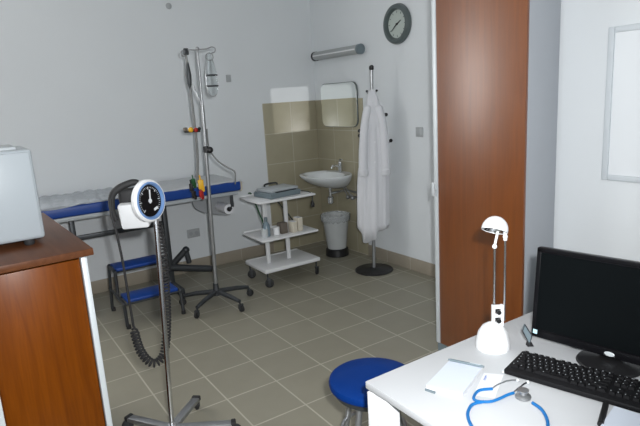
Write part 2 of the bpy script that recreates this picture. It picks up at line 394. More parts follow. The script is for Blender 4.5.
# ------------------------------------------------------------------ low cabinet with the white box
A = R(2.5)
t = thing('low_cabinet', 'low cherry wood cabinet with white edge strips and overhanging top', 'cabinet', (-0.659, -1.771, 0), A)
RT = t.matrix_basis.copy()
def L2(mb):  # local shapes of the cabinet to world
    bmesh.ops.transform(mb.bm, matrix=RT, verts=mb.bm.verts); return mb
obj('top', L2(MB().box((-0.45, 0.52, 1.106), (0.90, 1.04, 0.028), bevel=0.003)), 'woodtop', t)
obj('carcass', L2(MB().box((-0.463, 0.53, 0.54), (0.84, 0.98, 1.09), bevel=0.002)), 'wood', t)
obj('edge_strip', L2(MB().box((-0.038, 0.022, 0.545), (0.023, 0.036, 1.088), bevel=0.004)), 'silver', t)
d1 = obj('door', L2(MB().box((-0.2235, 0.030, 0.547), (0.340, 0.020, 1.07), bevel=0.002)), 'wood', t)
obj('edge_strip', L2(MB().box((-0.409, 0.022, 0.545), (0.023, 0.036, 1.088), bevel=0.004)), 'silver', t)
d2 = obj('door', L2(MB().box((-0.655, 0.030, 0.547), (0.448, 0.020, 1.07), bevel=0.002)), 'wood', t)

t = thing('sterilizer', 'white boxy appliance with short feet standing on the low cabinet', 'appliance', (-1.05, -1.37, 1.12))
c = Vector((-1.053, -1.362, 1.328))
obj('housing', MB().box(c, (0.52, 0.34, 0.366), bevel=0.012, seg=3), 'box', t)
obj('front_panel', MB().box(c + Vector((0, -0.172, 0)), (0.50, 0.010, 0.346), bevel=0.004), 'box', t)
obj('top_tray', MB().box(c + Vector((0.0, 0.03, 0.185)), (0.43, 0.26, 0.018), bevel=0.006), 'device', t)
for sx in (-1, 1):
    for sy in (-1, 1):
        obj('foot', MB().lathe([(0.016, 0), (0.020, 0.006), (0.020, 0.030)], (c.x + sx*0.20, c.y + sy*0.14, 1.1205), 16), 'rubber', t)

# ------------------------------------------------------------------ examination couch
t = thing('examination_couch', 'blue examination couch covered with pale paper along the back wall', 'couch', (0.1, 0.80, 0))
cx0, cx1, cyn, cyf = -0.92, 1.045, 0.48, 1.115
obj('mattress', MB().box(((cx0+cx1)/2, (cyn+cyf)/2, 0.898), (cx1-cx0, cyf-cyn, 0.086), bevel=0.018, seg=3), 'blue', t)
pc = MB()
def sheet(u, v):
    x = cx0 + 0.01 + (cx1 + 0.022 - cx0) * u; y = cyn + 0.008 + (cyf - cyn - 0.012) * v
    z = 0.944 + 0.002*math.sin(u*47 + v*9) * math.sin(v*13 + u*5) + 0.0015*math.sin(u*91 - v*21)
    if v < 0.06: z -= 0.007*(1 - v/0.06)**2
    e = (x - (cx1 - 0.006)) / 0.028
    if e > 0: z -= 0.012*e*e
    return (x, y, z + 0.003)
pc.grid(sheet, 90, 24); ps = obj('paper_sheet', pc, 'paper', t, solid=0.002)
pe = MB()
pe.prism([(cx1 + 0.002, cyn + 0.02, 0.935), (cx1 + 0.024, cyn + 0.03, 0.925), (cx1 + 0.026, cyn + 0.03, 0.86), (cx1 + 0.010, cyn + 0.02, 0.845), (cx1 - 0.002, cyn + 0.02, 0.85)], (0, 0.58, 0)); obj('end_cushion', pe, 'carton', t)
pf = MB()   # crumpled clear plastic over the near edge towards the head end
def pls(u, v):
    x = -0.62 + 0.92*u; s = v
    w = 0.0035*math.sin(u*43+v*11) + 0.004*math.sin(u*23-v*17)
    if s < 0.30: return (x, cyn - 0.008 + w*0.4, 0.950 - 0.020*(1 - s/0.30)*(0.5 + 0.5*math.sin(u*9 + 0.5)))
    k = (s - 0.30)/0.70
    return (x + w, cyn - 0.004 + 0.60*k, 0.954 + abs(w)*1.6 + 0.010*math.sin(k*PI)*(1 - u))
pf.grid(pls, 70, 24); obj('plastic_cover', pf, 'plastic_sheet', t, solid=0.0015)
fr = MB()
for y in (cyn + 0.03, cyf - 0.03): fr.box(((cx0+cx1)/2, y, 0.838), (cx1-cx0-0.06, 0.035, 0.032), bevel=0.004)
for x in (cx0 + 0.06, -0.36, 0.41, cx1 - 0.05): fr.box((x, (cyn+cyf)/2, 0.836), (0.035, cyf-cyn-0.06, 0.028), bevel=0.004)
obj('frame', fr, 'device', t)
for x in (-0.36, 0.405):
    lg = MB().box((x, 0.77, 0.44), (0.040, 0.050, 0.77), bevel=0.006); obj('leg', lg, 'dsteel', t)
    obj('foot_bar', MB().box((x, 0.80, 0.030), (0.055, 0.56, 0.058), bevel=0.008), 'dsteel', t)
obj('stretcher', MB().box((0.022, 0.77, 0.62), (0.73, 0.030, 0.040), bevel=0.004), 'dsteel', t)
obj('pedal_bar', MB().cyl((0.40, 0.755, 0.205), (0.775, 0.72, 0.115), 0.032, seg=12), 'dsteel', t)
pd = MB().cyl((0.42, 0.86, 0.17), (0.575, 0.80, 0.325), 0.030, seg=12).cyl((0.575, 0.80, 0.325), (0.59, 0.79, 0.20), 0.024, seg=12).sphere((0.575, 0.80, 0.325), 0.034)
obj('lever', pd, 'dsteel', t)
# curved grey plate under the end, bracket and the roll
ep = MB()
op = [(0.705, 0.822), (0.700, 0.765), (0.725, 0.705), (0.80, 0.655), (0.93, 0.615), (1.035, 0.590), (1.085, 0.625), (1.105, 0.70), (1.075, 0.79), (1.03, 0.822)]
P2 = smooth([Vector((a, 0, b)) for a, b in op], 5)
ep.prism([(p.x - 0.03, 0.74, p.z) for p in P2], (0, 0.02, 0)); obj('curved_plate', ep, 'curvedplate', t)
br = MB().box((0.948, 0.50, 0.770), (0.028, 0.014, 0.11), bevel=0.003).cyl((0.928, 0.49, 0.705), (0.928, 0.72, 0.705), 0.014, seg=12); obj('roll_bracket', br, 'dsteel', t)
rl = obj('paper_roll', MB().lathe([(0.016, 0), (0.046, 0), (0.046, 0.20), (0.016, 0.20)], (0.918, 0.512, 0.695), 28, (0, 1, 0)), 'pages', t)
obj('roll_hub', MB().lathe([(0.022, 0), (0.022, 0.012)], (0.918, 0.503, 0.697), 20, (0, 1, 0)), 'black', rl)

# ------------------------------------------------------------------ two-step stool
t = thing('step_stool', 'low two-step stool with blue treads in front of the examination couch', 'step stool', (0.04, 0.33, 0), R(-3))
def tread(x0, x1, ya, yb, z):
    return MB().box(((x0+x1)/2, (ya+yb)/2, z), (x1-x0, yb-ya, 0.026), bevel=0.008, seg=3)
obj('tread', tread(-0.155, 0.245, 0.115, 0.315, 0.207), 'blue', t)
obj('tread', tread(-0.155, 0.215, 0.345, 0.545, 0.402), 'blue', t)
for x, nm in ((-0.180, 'side_frame'), (0.262, 'side_frame')):
    k = -1 if x < 0 else 1
    f = MB()
    f.tube([(x, 0.10, 0.02), (x, 0.115, 0.17), (x, 0.13, 0.195), (x, 0.30, 0.20), (x - k*0.01, 0.335, 0.23), (x - k*0.015, 0.345, 0.37), (x - k*0.015, 0.37, 0.392), (x - k*0.015, 0.52, 0.392), (x - k*0.015, 0.55, 0.37), (x, 0.575, 0.02)], 0.013, 10, sm=4)
    f.cyl((x, 0.32, 0.20), (x, 0.562, 0.20), 0.010, seg=10)
    obj(nm, f, 'dsteel', t)
cb = MB()
for y, z in ((0.12, 0.187), (0.31, 0.187), (0.36, 0.382), (0.53, 0.382)): cb.cyl((-0.172, y, z), (0.262, y, z), 0.009, seg=10)
obj('cross_bar', cb, 'dsteel', t)
for x in (-0.172, 0.262):
    for y in (0.10, 0.575): obj('foot', MB().lathe([(0.017, 0), (0.018, 0.006), (0.016, 0.03)], (x, y, 0.0), 14), 'rubber', t)

# ------------------------------------------------------------------ drip stand
def caster(parent, x, y, ztop, ang, r=0.026, m='steel'):
    wz = r
    c = MB()
    d = Vector((math.cos(ang), math.sin(ang), 0)); n = Vector((-d.y, d.x, 0)); w = Vector((x, y, wz)) + d * 0.012
    c.cyl(Vector((x, y, wz + 0.8*r)), Vector((x, y, ztop)), 0.007, seg=10)
    for s in (-1, 1): c.box(w + n*s*0.015 + Vector((0, 0, 0.010)), (0.020, 0.003, r*1.7), rz=ang, bevel=0.001)
    c.box(Vector((x, y, 0)) + d*0.006 + Vector((0, 0, wz + 0.9*r)), (0.030, 0.034, 0.006), rz=ang, bevel=0.001)
    o = obj('caster', c, m, parent)
    obj('wheel', MB().lathe([(r*0.7, -0.011), (r, -0.007), (r, 0.007), (r*0.7, 0.011)], w, 20, n), 'rubber', o)
ivx, ivy = 0.558, 0.10
t = thing('drip_stand', 'tall steel drip stand on five casters in front of the couch', 'drip stand', (ivx, ivy, 0))
TOPX, TOPY = 0.595, 0.087
def on(z): k = min(1, max(0, (z - 0.1)/1.35)); return Vector((ivx + (TOPX-ivx)*k, ivy + (TOPY-ivy)*k, z))
obj('hub', MB().lathe([(0.034, 0), (0.036, 0.02), (0.024, 0.06), (0.020, 0.10)], (ivx, ivy, 0.085), 24), 'dsteel', t)
for a in (-74, -2, 70, 142, 214):
    r = R(a); e = Vector((ivx + 0.285*math.cos(r), ivy + 0.285*math.sin(r), 0.085))
    s = Vector((ivx + 0.02*math.cos(r), ivy + 0.02*math.sin(r), 0.115))
    obj('base_leg', MB().tube([s, (s*0.4 + e*0.6) + Vector((0, 0, 0.006)), e], [0.021, 0.019, 0.015], 10), 'dsteel', t)
    caster(t, e.x, e.y, 0.085, r, 0.030, 'dsteel')
obj('lower_pole', MB().cyl(on(0.12), on(1.63), 0.0155, seg=18), 'steel', t)
obj('upper_pole', MB().tube([on(1.60), on(1.62), on(1.63) + Vector((0.004, 0, 0.25)), on(1.63) + Vector((0.002, 0, 0.42))], 0.0095, 14), 'steel', t)
cl = MB().lathe([(0.018, 0), (0.024, 0.006), (0.024, 0.045), (0.017, 0.052)], on(1.265), 20)
kn = obj('clamp_collar', cl, 'black', t)
obj('clamp_knob', MB().sphere(on(1.285) + Vector((0.022, -0.022, 0)), 0.026, 16), 'black', kn)
top = Vector((0.600, 0.083, 2.045))
hk = MB()
hk.tube([top + Vector((0.10, -0.04, 0.018)), top + Vector((0.06, -0.025, 0.004)), top, top + Vector((-0.05, 0.02, 0.002)), top + Vector((-0.095, 0.036, 0.0)), top + Vector((-0.115, 0.044, -0.012)), top + Vector((-0.112, 0.043, -0.035)), top + Vector((-0.09, 0.035, -0.042))], 0.0048, 10, sm=5)
hk.tube([top + Vector((0.10, -0.04, 0.018)), top + Vector((0.122, -0.048, 0.006)), top + Vector((0.118, -0.047, -0.02)), top + Vector((0.095, -0.038, -0.028))], 0.0048, 10, sm=5)
hk.sphere(top + Vector((0, 0, 0.008)), 0.015)
obj('hook', hk, 'steel', t)
# coil and the bent arm down to the couch
obj('brace_wire', MB().tube([on(1.63), (0.562, 0.095, 1.72), (0.540, 0.108, 1.80)], 0.006, 10, sm=4), 'steel', t)
obj('bent_arm', MB().tube([on(1.45) + Vector((0.016, -0.004, 0)), on(1.30) + Vector((0.022, -0.006, 0)), (0.655, 0.055, 1.205), (0.715, 0.035, 1.145), (0.765, 0.017, 1.110), (0.782, 0.010, 1.085), (0.776, 0.012, 0.995)], 0.006, 10, sm=5), 'cable', t)

# drip bottle hanging from the right hook
bx, byy = 0.678, 0.052
t = thing('drip_bottle', 'clear plastic drip bottle hanging from the hook of the drip stand', 'bottle', (bx, byy, 1.70))
bb = MB().lathe([(0.006, 0.318), (0.012, 0.310), (0.016, 0.275), (0.026, 0.25), (0.036, 0.20), (0.043, 0.165), (0.044, 0.06), (0.043, 0.035), (0.032, 0.008), (0.012, 0.0)], (bx, byy, 1.705), 28)
bt = obj('bottle_body', bb, 'clear', t)
obj('hanger_loop', MB().tube([(bx, byy, 2.018), (bx - 0.020, byy + 0.008, 2.008), (bx - 0.026, byy + 0.01, 1.985), (bx - 0.014, byy + 0.006, 1.966), (bx + 0.014, byy - 0.006, 1.966), (bx + 0.026, byy - 0.01, 1.985), (bx + 0.020, byy - 0.008, 2.008), (bx, byy, 2.018)], 0.0032, 8, sm=4), 'steel', t)
for z in (1.853, 1.773):
    obj('holder_ring', MB().loft([[Vector((bx + (0.0465 + 0.003*math.cos(b))*math.cos(a), byy + (0.0465 + 0.003*math.cos(b))*math.sin(a), z + 0.006*math.sin(b))) for a in [2*PI*i/32 for i in range(32)]] for b in [2*PI*k/8 for k in range(9)]], cap=(False, False)), 'dsteel', t)
sw = MB()
for a in (0.2, 0.2 + PI):
    ca, sa = math.cos(a), math.sin(a)
    sw.tube([(bx + 0.018*ca, byy + 0.018*sa, 1.975), (bx + 0.040*ca, byy + 0.040*sa, 1.90), (bx + 0.050*ca, byy + 0.050*sa, 1.853), (bx + 0.050*ca, byy + 0.050*sa, 1.775), (bx + 0.042*ca, byy + 0.042*sa, 1.722), (bx + 0.02*ca, byy + 0.02*sa, 1.700), (bx, byy, 1.697)], 0.0026, 8, sm=4)
obj('holder_wire', sw, 'steel', t)

# ECG leads hanging from the left hook
ex, ey = 0.508, 0.119
t = thing('electrode_leads', 'grey electrode cable with coloured clamps hanging from the drip stand hook', 'cable', (ex, ey, 0.97))
def ln(z): k = (2.045 - z)/1.07; return Vector((0.517 + 0.012*math.sin(k*2.6), 0.117, z)) - Vector((0.028*max(0, k - 0.72)/0.28, 0, 0))
cb = MB()
for k in range(4):
    o_ = Vector((0.005*math.cos(k*1.57), 0.005*math.sin(k*1.57), 0))
    cb.tube([ln(z) + o_*(1.3 if z < 1.4 else 1.0) for z in (2.03, 1.95, 1.90, 1.82, 1.70, 1.58, 1.46, 1.34, 1.22, 1.10, 1.03)], 0.0046, 8, sm=4)
obj('lead_bundle', cb, 'cable', t)
obj('cable_knot', MB().lathe([(0.006, -0.10), (0.017, -0.06), (0.021, 0.0), (0.015, 0.06), (0.008, 0.10)], ln(1.86), 16), 'dsteel', t)
obj('cable_loop', MB().box(ln(2.035) + Vector((0.004, 0, 0.0)), (0.040, 0.024, 0.05), bevel=0.008), 'dsteel', t)
def clamp(label, c, m, rz, s=1.0):
    c = Vector(c); k = MB()
    k.box(c, (0.034*s, 0.026*s, 0.062*s), rz=rz, bevel=0.007*s)
    k.box(c + Vector((0.012*math.cos(rz), 0.012*math.sin(rz), -0.028*s)), (0.022*s, 0.018*s, 0.040*s), rz=rz, bevel=0.005*s)
    k.cyl(c + Vector((0, 0, 0.025*s)), c + Vector((-0.004, 0, 0.06*s)), 0.005*s, seg=10)
    o = obj('electrode_clamp', k, m, t); o['label'] = label
clamp('dark green clamp', (0.472, 0.130, 1.040), 'green', 0.3, 1.0)
clamp('black clamp', (0.450, 0.128, 1.005), 'black', 0.9, 1.0)
clamp('yellow clamp', (0.520, 0.098, 1.020), 'yellow', -0.2, 1.25)
clamp('dark red clamp', (0.514, 0.092, 0.945), 'red', 0.5, 0.95)
clamp('black lower clamp', (0.464, 0.122, 0.945), 'black', 0.2, 0.9)
su = MB().box((0.455, 0.132, 1.457), (0.030, 0.030, 0.028), bevel=0.006); o = obj('suction_ball', su, 'brown', t)
o = obj('suction_ball', MB().sphere((0.488, 0.104, 1.452), 0.020, 14), 'yellow', t); o['label'] = 'yellow ball'
o = obj('suction_ball', MB().sphere((0.526, 0.098, 1.448), 0.018, 14), 'red', t); o['label'] = 'red ball'
obj('suction_ball', MB().sphere((0.552, 0.092, 1.455), 0.014, 14), 'black', t)
obj('ball_holder', MB().cyl((0.448, 0.140, 1.438), (0.56, 0.095, 1.436), 0.007, seg=10), 'black', t)

# ------------------------------------------------------------------ blood pressure gauge on a rolling stand
sx0, sy0 = -0.383, -1.533
t = thing('blood_pressure_monitor', 'round dial blood pressure gauge on a chrome pole with a coiled black hose', 'blood pressure gauge', (sx0, sy0, 0))
obj('hub', MB().lathe([(0.030, 0), (0.034, 0.012), (0.030, 0.05), (0.018, 0.065)], (sx0, sy0, 0.045), 24), 'chrome', t)
for a in (-26, 46, 118, 194, 262):
    r = R(a); e = Vector((sx0 + 0.30*math.cos(r), sy0 + 0.30*math.sin(r), 0.072))
    s = Vector((sx0 + 0.02*math.cos(r), sy0 + 0.02*math.sin(r), 0.085))
    mid = s.lerp(e, 0.5) + Vector((0, 0, 0.004))
    lb = MB(); lb.box((s + e)/2, (0.288, 0.044, 0.024), rot=Euler((0, math.atan2(0.020, 0.28), r)).to_matrix(), bevel=0.006); obj('base_leg', lb, 'chrome' if a == -29 else 'steel', t)
    cp = obj('end_plug', MB().box(e + Vector((0.0, 0, 0.0)), (0.024, 0.046, 0.028), rz=r, bevel=0.006), 'rubber', t)
    caster(t, e.x, e.y, 0.066, r + 0.6, 0.029, 'dsteel')
GC = Vector((-0.339, -1.466, 1.220))
obj('pole', MB().cyl((sx0, sy0, 0.05), (GC.x + 0.034, GC.y + 0.03, 1.13), 0.0125, seg=18), 'chrome', t)
N = Vector((0.50, -0.86, 0.06)).normalized(); GS = 0.94
def gp(p): return [(a*GS, b*GS) for a, b in p]
qz = Vector((0, 0, 1)).rotation_difference(N)
obj('gauge_housing', MB().lathe(gp([(0.040, -0.055), (0.062, -0.045), (0.078, -0.018), (0.094, 0.0)]), GC, 40, N), 'white', t)
rg = obj('white_ring', MB().lathe(gp([(0.097, -0.012), (0.106, -0.006), (0.106, 0.012), (0.098, 0.020), (0.094, 0.020), (0.094, 0.0)]), GC, 48, N, cap=(False, False)), 'white', t)
obj('blue_ring', MB().lathe(gp([(0.0945, 0.010), (0.094, 0.021), (0.086, 0.024), (0.079, 0.014), (0.079, 0.006)]), GC, 48, N, cap=(False, False)), 'bluering', t)
dl = obj('dial', MB().lathe(gp([(0.080, 0.004), (0.080, 0.010)]), GC, 40, N), 'gloss', t)
tk = MB(); X = (N.cross(Vector((0, 0, 1)))).normalized() * -1; U = X.cross(N) * -1
if U.z < 0: U = -U
X = U.cross(N)
Q = Matrix((X, U, N)).transposed()
for k in range(31):
    a = R(225 - 270*k/30); lng = 0.014 if k % 5 == 0 else 0.007
    p = GC + N*0.0108 + (X*math.cos(a) + U*math.sin(a))*(0.066 - lng/2)
    tk.box(p, (lng, 0.0016 if k % 5 else 0.003, 0.0008), rot=Q @ Matrix.Rotation(a, 3, 'Z'))
obj('scale_marks', tk, 'mark', dl)
pn = MB(); a = R(82)
pn.box(GC + N*0.013 + (X*math.cos(a) + U*math.sin(a))*0.020, (0.064, 0.007, 0.002), rot=Q @ Matrix.Rotation(a, 3, 'Z'))
pn.lathe(gp([(0.010, 0.011), (0.010, 0.016)]), GC, 16, N)
obj('pointer', pn, 'mark', dl)
lm = MB(); a = R(-50)
lm.box(GC + N*0.0115 + (X*0.030 + U*-0.042), (0.026, 0.012, 0.0012), rot=Q @ Matrix.Rotation(0.3, 3, 'Z')); obj('printed_mark', lm, 'mark', dl)
# cuff basket behind it
BC = Vector((-0.415, -1.405, 1.195))
bs = MB()
bs.box(BC + Vector((0.030, 0.006, -0.040)), (0.125, 0.115, 0.120), rz=-0.42, bevel=0.012, taper=(1.12, 1.1)); obj('cuff_basket', bs, 'paint', t)
cf = MB()
cf.tube([BC + Vector((-0.060, 0.02, -0.06)), BC + Vector((-0.070, 0.024, 0.0)), BC + Vector((-0.062, 0.022, 0.060)), BC + Vector((-0.030, 0.012, 0.092)), BC + Vector((0.025, -0.005, 0.112)), BC + Vector((0.055, -0.012, 0.108))], [0.010, 0.014, 0.016, 0.017, 0.016, 0.014], 12, sm=5)
cf.box(BC + Vector((0.015, 0.03, 0.045)), (0.095, 0.05, 0.08), rz=-0.42, bevel=0.02, seg=3); obj('cuff', cf, 'rubber', t)
# straight hose then the coil
obj('hose', MB().tube([(-0.490, -1.400, 1.245), (-0.500, -1.415, 1.18), (-0.492, -1.428, 1.10), (-0.482, -1.43, 0.95), (-0.478, -1.43, 0.78), (-0.474, -1.43, 0.62)], 0.0058, 10, sm=5), 'rubber', t)
path = smooth([Vector(p) for p in ((-0.474, -1.43, 0.62), (-0.470, -1.43, 0.56), (-0.458, -1.433, 0.49), (-0.430, -1.438, 0.430), (-0.395, -1.442, 0.408), (-0.352, -1.436, 0.436), (-0.326, -1.432, 0.52), (-0.308, -1.434, 0.66), (-0.298, -1.436, 0.82), (-0.296, -1.438, 0.98), (-0.298, -1.43, 1.12))], 40)
# even arc-length helix
Ls = [0.0]
for a_, b_ in zip(path, path[1:]): Ls.append(Ls[-1] + (b_ - a_).length)
turns = 58; NP = turns*12; hp = []; j = 0; nrm = Vector((0, 1, 0))
for i in range(NP + 1):
    s_ = Ls[-1]*i/NP
    while j < len(Ls) - 2 and Ls[j+1] < s_: j += 1
    f_ = (s_ - Ls[j])/(Ls[j+1] - Ls[j]); p = path[j].lerp(path[j+1], f_); tt = (path[j+1] - path[j]).normalized()
    nrm = (nrm - tt*nrm.dot(tt)).normalized(); bn = tt.cross(nrm); ph = 2*PI*turns*i/NP
    rad = 0.0175 * min(1, i/20, (NP - i)/20 + 0.05)
    hp.append(p + (nrm*math.cos(ph) + bn*math.sin(ph))*rad)
obj('coiled_hose', MB().tube(hp, 0.0054, 7), 'rubber', t)

# ------------------------------------------------------------------ trolley
t = thing('instrument_trolley', 'white three-shelf instrument trolley on casters beside the washbasin', 'trolley', (1.32, 0.34, 0), R(3))
tx0, tx1, ty0, ty1 = 1.045, 1.625, 0.135, 0.545
for z, h in ((0.772, 0.020), (0.432, 0.020), (0.155, 0.034)):
    a0, a1, b0, b1 = tx0, tx1, ty0, ty1
    if z > 0.7: b0 += 0.01
    s = MB().box(((a0+a1)/2, (b0+b1)/2, z), (a1-a0, b1-b0, h), bevel=0.007, seg=3)
    s.box(((a0+a1)/2, b1 - 0.006, z + 0.012), (a1-a0 - 0.02, 0.010, 0.020), bevel=0.003)
    obj('shelf', s, 'paint', t)
for x in (tx0 + 0.135, tx1 - 0.23):
    obj('upright', MB().box((x, ty0 + 0.19, 0.46), (0.036, 0.026, 0.62), bevel=0.005), 'paint', t)
for x in (tx0 + 0.03, tx1 - 0.03):
    for y in (ty0 + 0.03, ty1 - 0.03): caster(t, x, y, 0.139, 0.7 if x > 1.3 else -0.5, 0.040, 'dsteel')

# ECG recorder on the top shelf
t = thing('ecg_recorder', 'flat grey electrocardiograph recorder lying on the top trolley shelf', 'medical recorder', (1.33, 0.38, 0.782))
c = Vector((1.335, 0.345, 0.782))
obj('body', MB().box(c + Vector((0, 0, 0.024)), (0.34, 0.27, 0.048), rz=0.12, bevel=0.008, seg=3), 'devdark', t)
obj('lid', MB().box(c + Vector((0.015, 0.02, 0.060)), (0.31, 0.23, 0.026), rz=0.12, bevel=0.008, seg=3), 'device', t)
obj('keypad', MB().box(c + Vector((0.03, -0.102, 0.051)), (0.22, 0.035, 0.006), rz=0.12, bevel=0.002), 'gloss', t)
obj('handle', MB().tube([c + Vector((-0.05, 0.14, 0.07)), c + Vector((-0.04, 0.15, 0.09)), c + Vector((0.08, 0.165, 0.09)), c + Vector((0.09, 0.155, 0.07))], 0.008, 8, sm=4), 'dsteel', t)
obj('power_cord', MB().tube([c + Vector((0.155, 0.06, 0.04)), c + Vector((0.20, 0.03, 0.035)), c + Vector((0.235, -0.05, 0.015)), c + Vector((0.268, -0.12, 0.006)), c + Vector((0.276, -0.155, -0.02)), c + Vector((0.272, -0.165, -0.075))], 0.005, 8, sm=6), 'darkcable', t)
pl_ = MB().cyl(c + Vector((0.272, -0.165, -0.07)), c + Vector((0.272, -0.165, -0.105)), 0.008, 0.018, seg=14).cyl(c + Vector((0.272, -0.165, -0.105)), c + Vector((0.272, -0.165, -0.13)), 0.018, 0.015, seg=14); obj('plug', pl_, 'black', t)
# leads hanging behind the uprights
for lab, pts, m in (('dark green cord hanging below the top trolley shelf', [(1.16, 0.545 + 0.035, 0.800), (1.195, 0.565 + 0.03, 0.78), (1.205, 0.52, 0.66), (1.195, 0.40, 0.54), (1.215, 0.36, 0.456)], 'green'),
                    ('dark grey cord drooping to the cream cartons on the trolley', [(1.40, 0.545 + 0.035, 0.800), (1.42, 0.57 + 0.03, 0.775), (1.41, 0.50, 0.70), (1.445, 0.40, 0.60), (1.475, 0.30, 0.50), (1.50, 0.30, 0.455)], 'darkcable')):
    tag(obj('lead_cord', MB().tube(pts, 0.007, 8, sm=6), m), lab, 'cord')
# things on the middle shelf
Z2 = 0.443
t = thing('spray_bottle', 'blue grey plastic bottle at the left end of the middle trolley shelf', 'bottle', (1.155, 0.27, Z2))
obj('bottle_body', MB().lathe([(0.030, 0), (0.034, 0.005), (0.034, 0.10), (0.020, 0.125), (0.013, 0.135)], (1.155, 0.27, Z2), 20), 'teal', t)
obj('cap', MB().lathe([(0.016, 0.132), (0.016, 0.17), (0.012, 0.175)], (1.155, 0.27, Z2), 16), 'devdark', t)
tag(obj('plastic_tub', MB().lathe([(0.026, 0), (0.030, 0.003), (0.032, 0.075), (0.028, 0.080), (0.026, 0.07)], (1.115, 0.235, Z2), 20), 'frost'), 'small frosted tub in front of the blue grey bottle on the trolley', 'tub')
t = thing('medicine_jar', 'short white jar beside the blue grey bottle on the trolley', 'jar', (1.245, 0.255, Z2))
obj('jar_body', MB().lathe([(0.028, 0), (0.031, 0.004), (0.031, 0.052), (0.028, 0.056)], (1.245, 0.255, Z2), 20), 'white', t)
obj('lid', MB().lathe([(0.032, 0.054), (0.032, 0.068), (0.029, 0.071)], (1.245, 0.255, Z2), 20), 'white', t)
tag(obj('box', MB().box((1.316, 0.262, Z2 + 0.05), (0.070, 0.07, 0.10), rz=0.15, bevel=0.004), 'brown'), 'dark brown box between the white jar and the cream cartons', 'box')
def carton(x, y, w, h, lab):
    t = thing('carton', lab, 'carton', (x, y, Z2))
    obj('carton_body', MB().box((x, y, Z2 + h/2 + 0.0005), (w, 0.075, h), rz=0.1, bevel=0.002), 'carton', t)
    obj('flap', MB().box((x + 0.001, y, Z2 + h + 0.0015), (w*0.96, 0.072, 0.002), rz=0.1), 'pages', t)
carton(1.402, 0.225, 0.046, 0.100, 'shorter cream carton beside the dark brown box on the trolley')
carton(1.468, 0.235, 0.052, 0.125, 'taller cream carton nearest the right end of the middle trolley shelf')

# ------------------------------------------------------------------ washbasin
by = 0.66
t = thing('washbasin', 'white wall-hung washbasin with a mixer tap in the tiled corner', 'washbasin', (XS, by, 0.70))
def dshape(w, d, z, n=44, xo=0.0):
    pts = []
    for i in range(n):
        a = 2*PI*i/n; cs, sn = math.cos(a), math.sin(a)
        xx = -d*abs(cs)**0.85 if cs > 0 else d*0.02*0
        pts.append(Vector((XS - 0.012 - 0.012 + xo + xx, by + w*(abs(sn)**0.8)*(1 if sn > 0 else -1), z)))
    return pts
def oval(w, d, z, n=48, back=0.03, p=2.5):
    """D-like oval: flat towards the wall"""
    pts = []
    for i in range(n):
        a = 2*PI*i/n; cs, sn = math.cos(a), math.sin(a)
        ex = 2/p
        u = math.copysign(abs(cs)**ex, cs); v = math.copysign(abs(sn)**ex, sn)
        pts.append(Vector((XS - back - d/2 - u*d/2, by + v*w/2, z)))
    return pts
b = MB()
b.loft([oval(0.20, 0.20, 0.700, back=0.02), oval(0.36, 0.32, 0.735, back=0.015), oval(0.50, 0.42, 0.785, back=0.012), oval(0.575, 0.468, 0.830, back=0.012), oval(0.585, 0.476, 0.848, back=0.012),
        oval(0.575, 0.468, 0.855, back=0.014), oval(0.52, 0.36, 0.850, back=0.085, p=2.2), oval(0.49, 0.335, 0.82, back=0.095, p=2.1), oval(0.36, 0.24, 0.755, back=0.14, p=2), oval(0.08, 0.06, 0.735, back=0.22, p=2)])
obj('basin', b, 'ceramic', t, sharp=60)
tp = MB().lathe([(0.030, 0), (0.030, 0.01), (0.023, 0.015), (0.021, 0.075), (0.024, 0.085), (0.022, 0.105), (0.006, 0.112)], (XS - 0.055, by, 0.855), 20)
tp.tube([(XS - 0.06, by, 0.905), (XS - 0.11, by, 0.930), (XS - 0.155, by, 0.925), (XS - 0.168, by, 0.902)], 0.012, 12, sm=5)
tf = obj('mixer_tap', tp, 'chrome', t)
obj('tap_lever', MB().tube([(XS - 0.055, by, 0.968), (XS - 0.08, by - 0.03, 0.99), (XS - 0.10, by - 0.10, 0.995)], [0.010, 0.009, 0.006], 10, sm=4), 'chrome', tf)
sp_ = MB().cyl((XS - 0.20, by, 0.715), (XS - 0.20, by, 0.60), 0.016, seg=16).lathe([(0.022, 0.0), (0.036, 0.01), (0.036, 0.07), (0.022, 0.08)], (XS - 0.20, by, 0.535), 20)
sp_.tube([(XS - 0.20, by, 0.645), (XS - 0.12, by - 0.02, 0.648), (XS - 0.005, by - 0.02, 0.65)], 0.015, 12)
obj('siphon', sp_, 'chrome', t)
vv = MB()
for dy in (-0.13, -0.21):
    vv.cyl((XS - 0.010, by + dy, 0.60), (XS - 0.065, by + dy, 0.60), 0.014, seg=12).sphere((XS - 0.07, by + dy, 0.60), 0.022, 12)
    vv.tube([(XS - 0.07, by + dy, 0.61), (XS - 0.075, by + dy*0.7, 0.66), (XS - 0.07, by + dy*0.2, 0.75)], 0.006, 8, sm=4)
vv.cyl((XS - 0.02, by - 0.06, 0.655), (XS - 0.03, by - 0.27, 0.655), 0.010, seg=10)
obj('angle_valves', vv, 'steel', t)

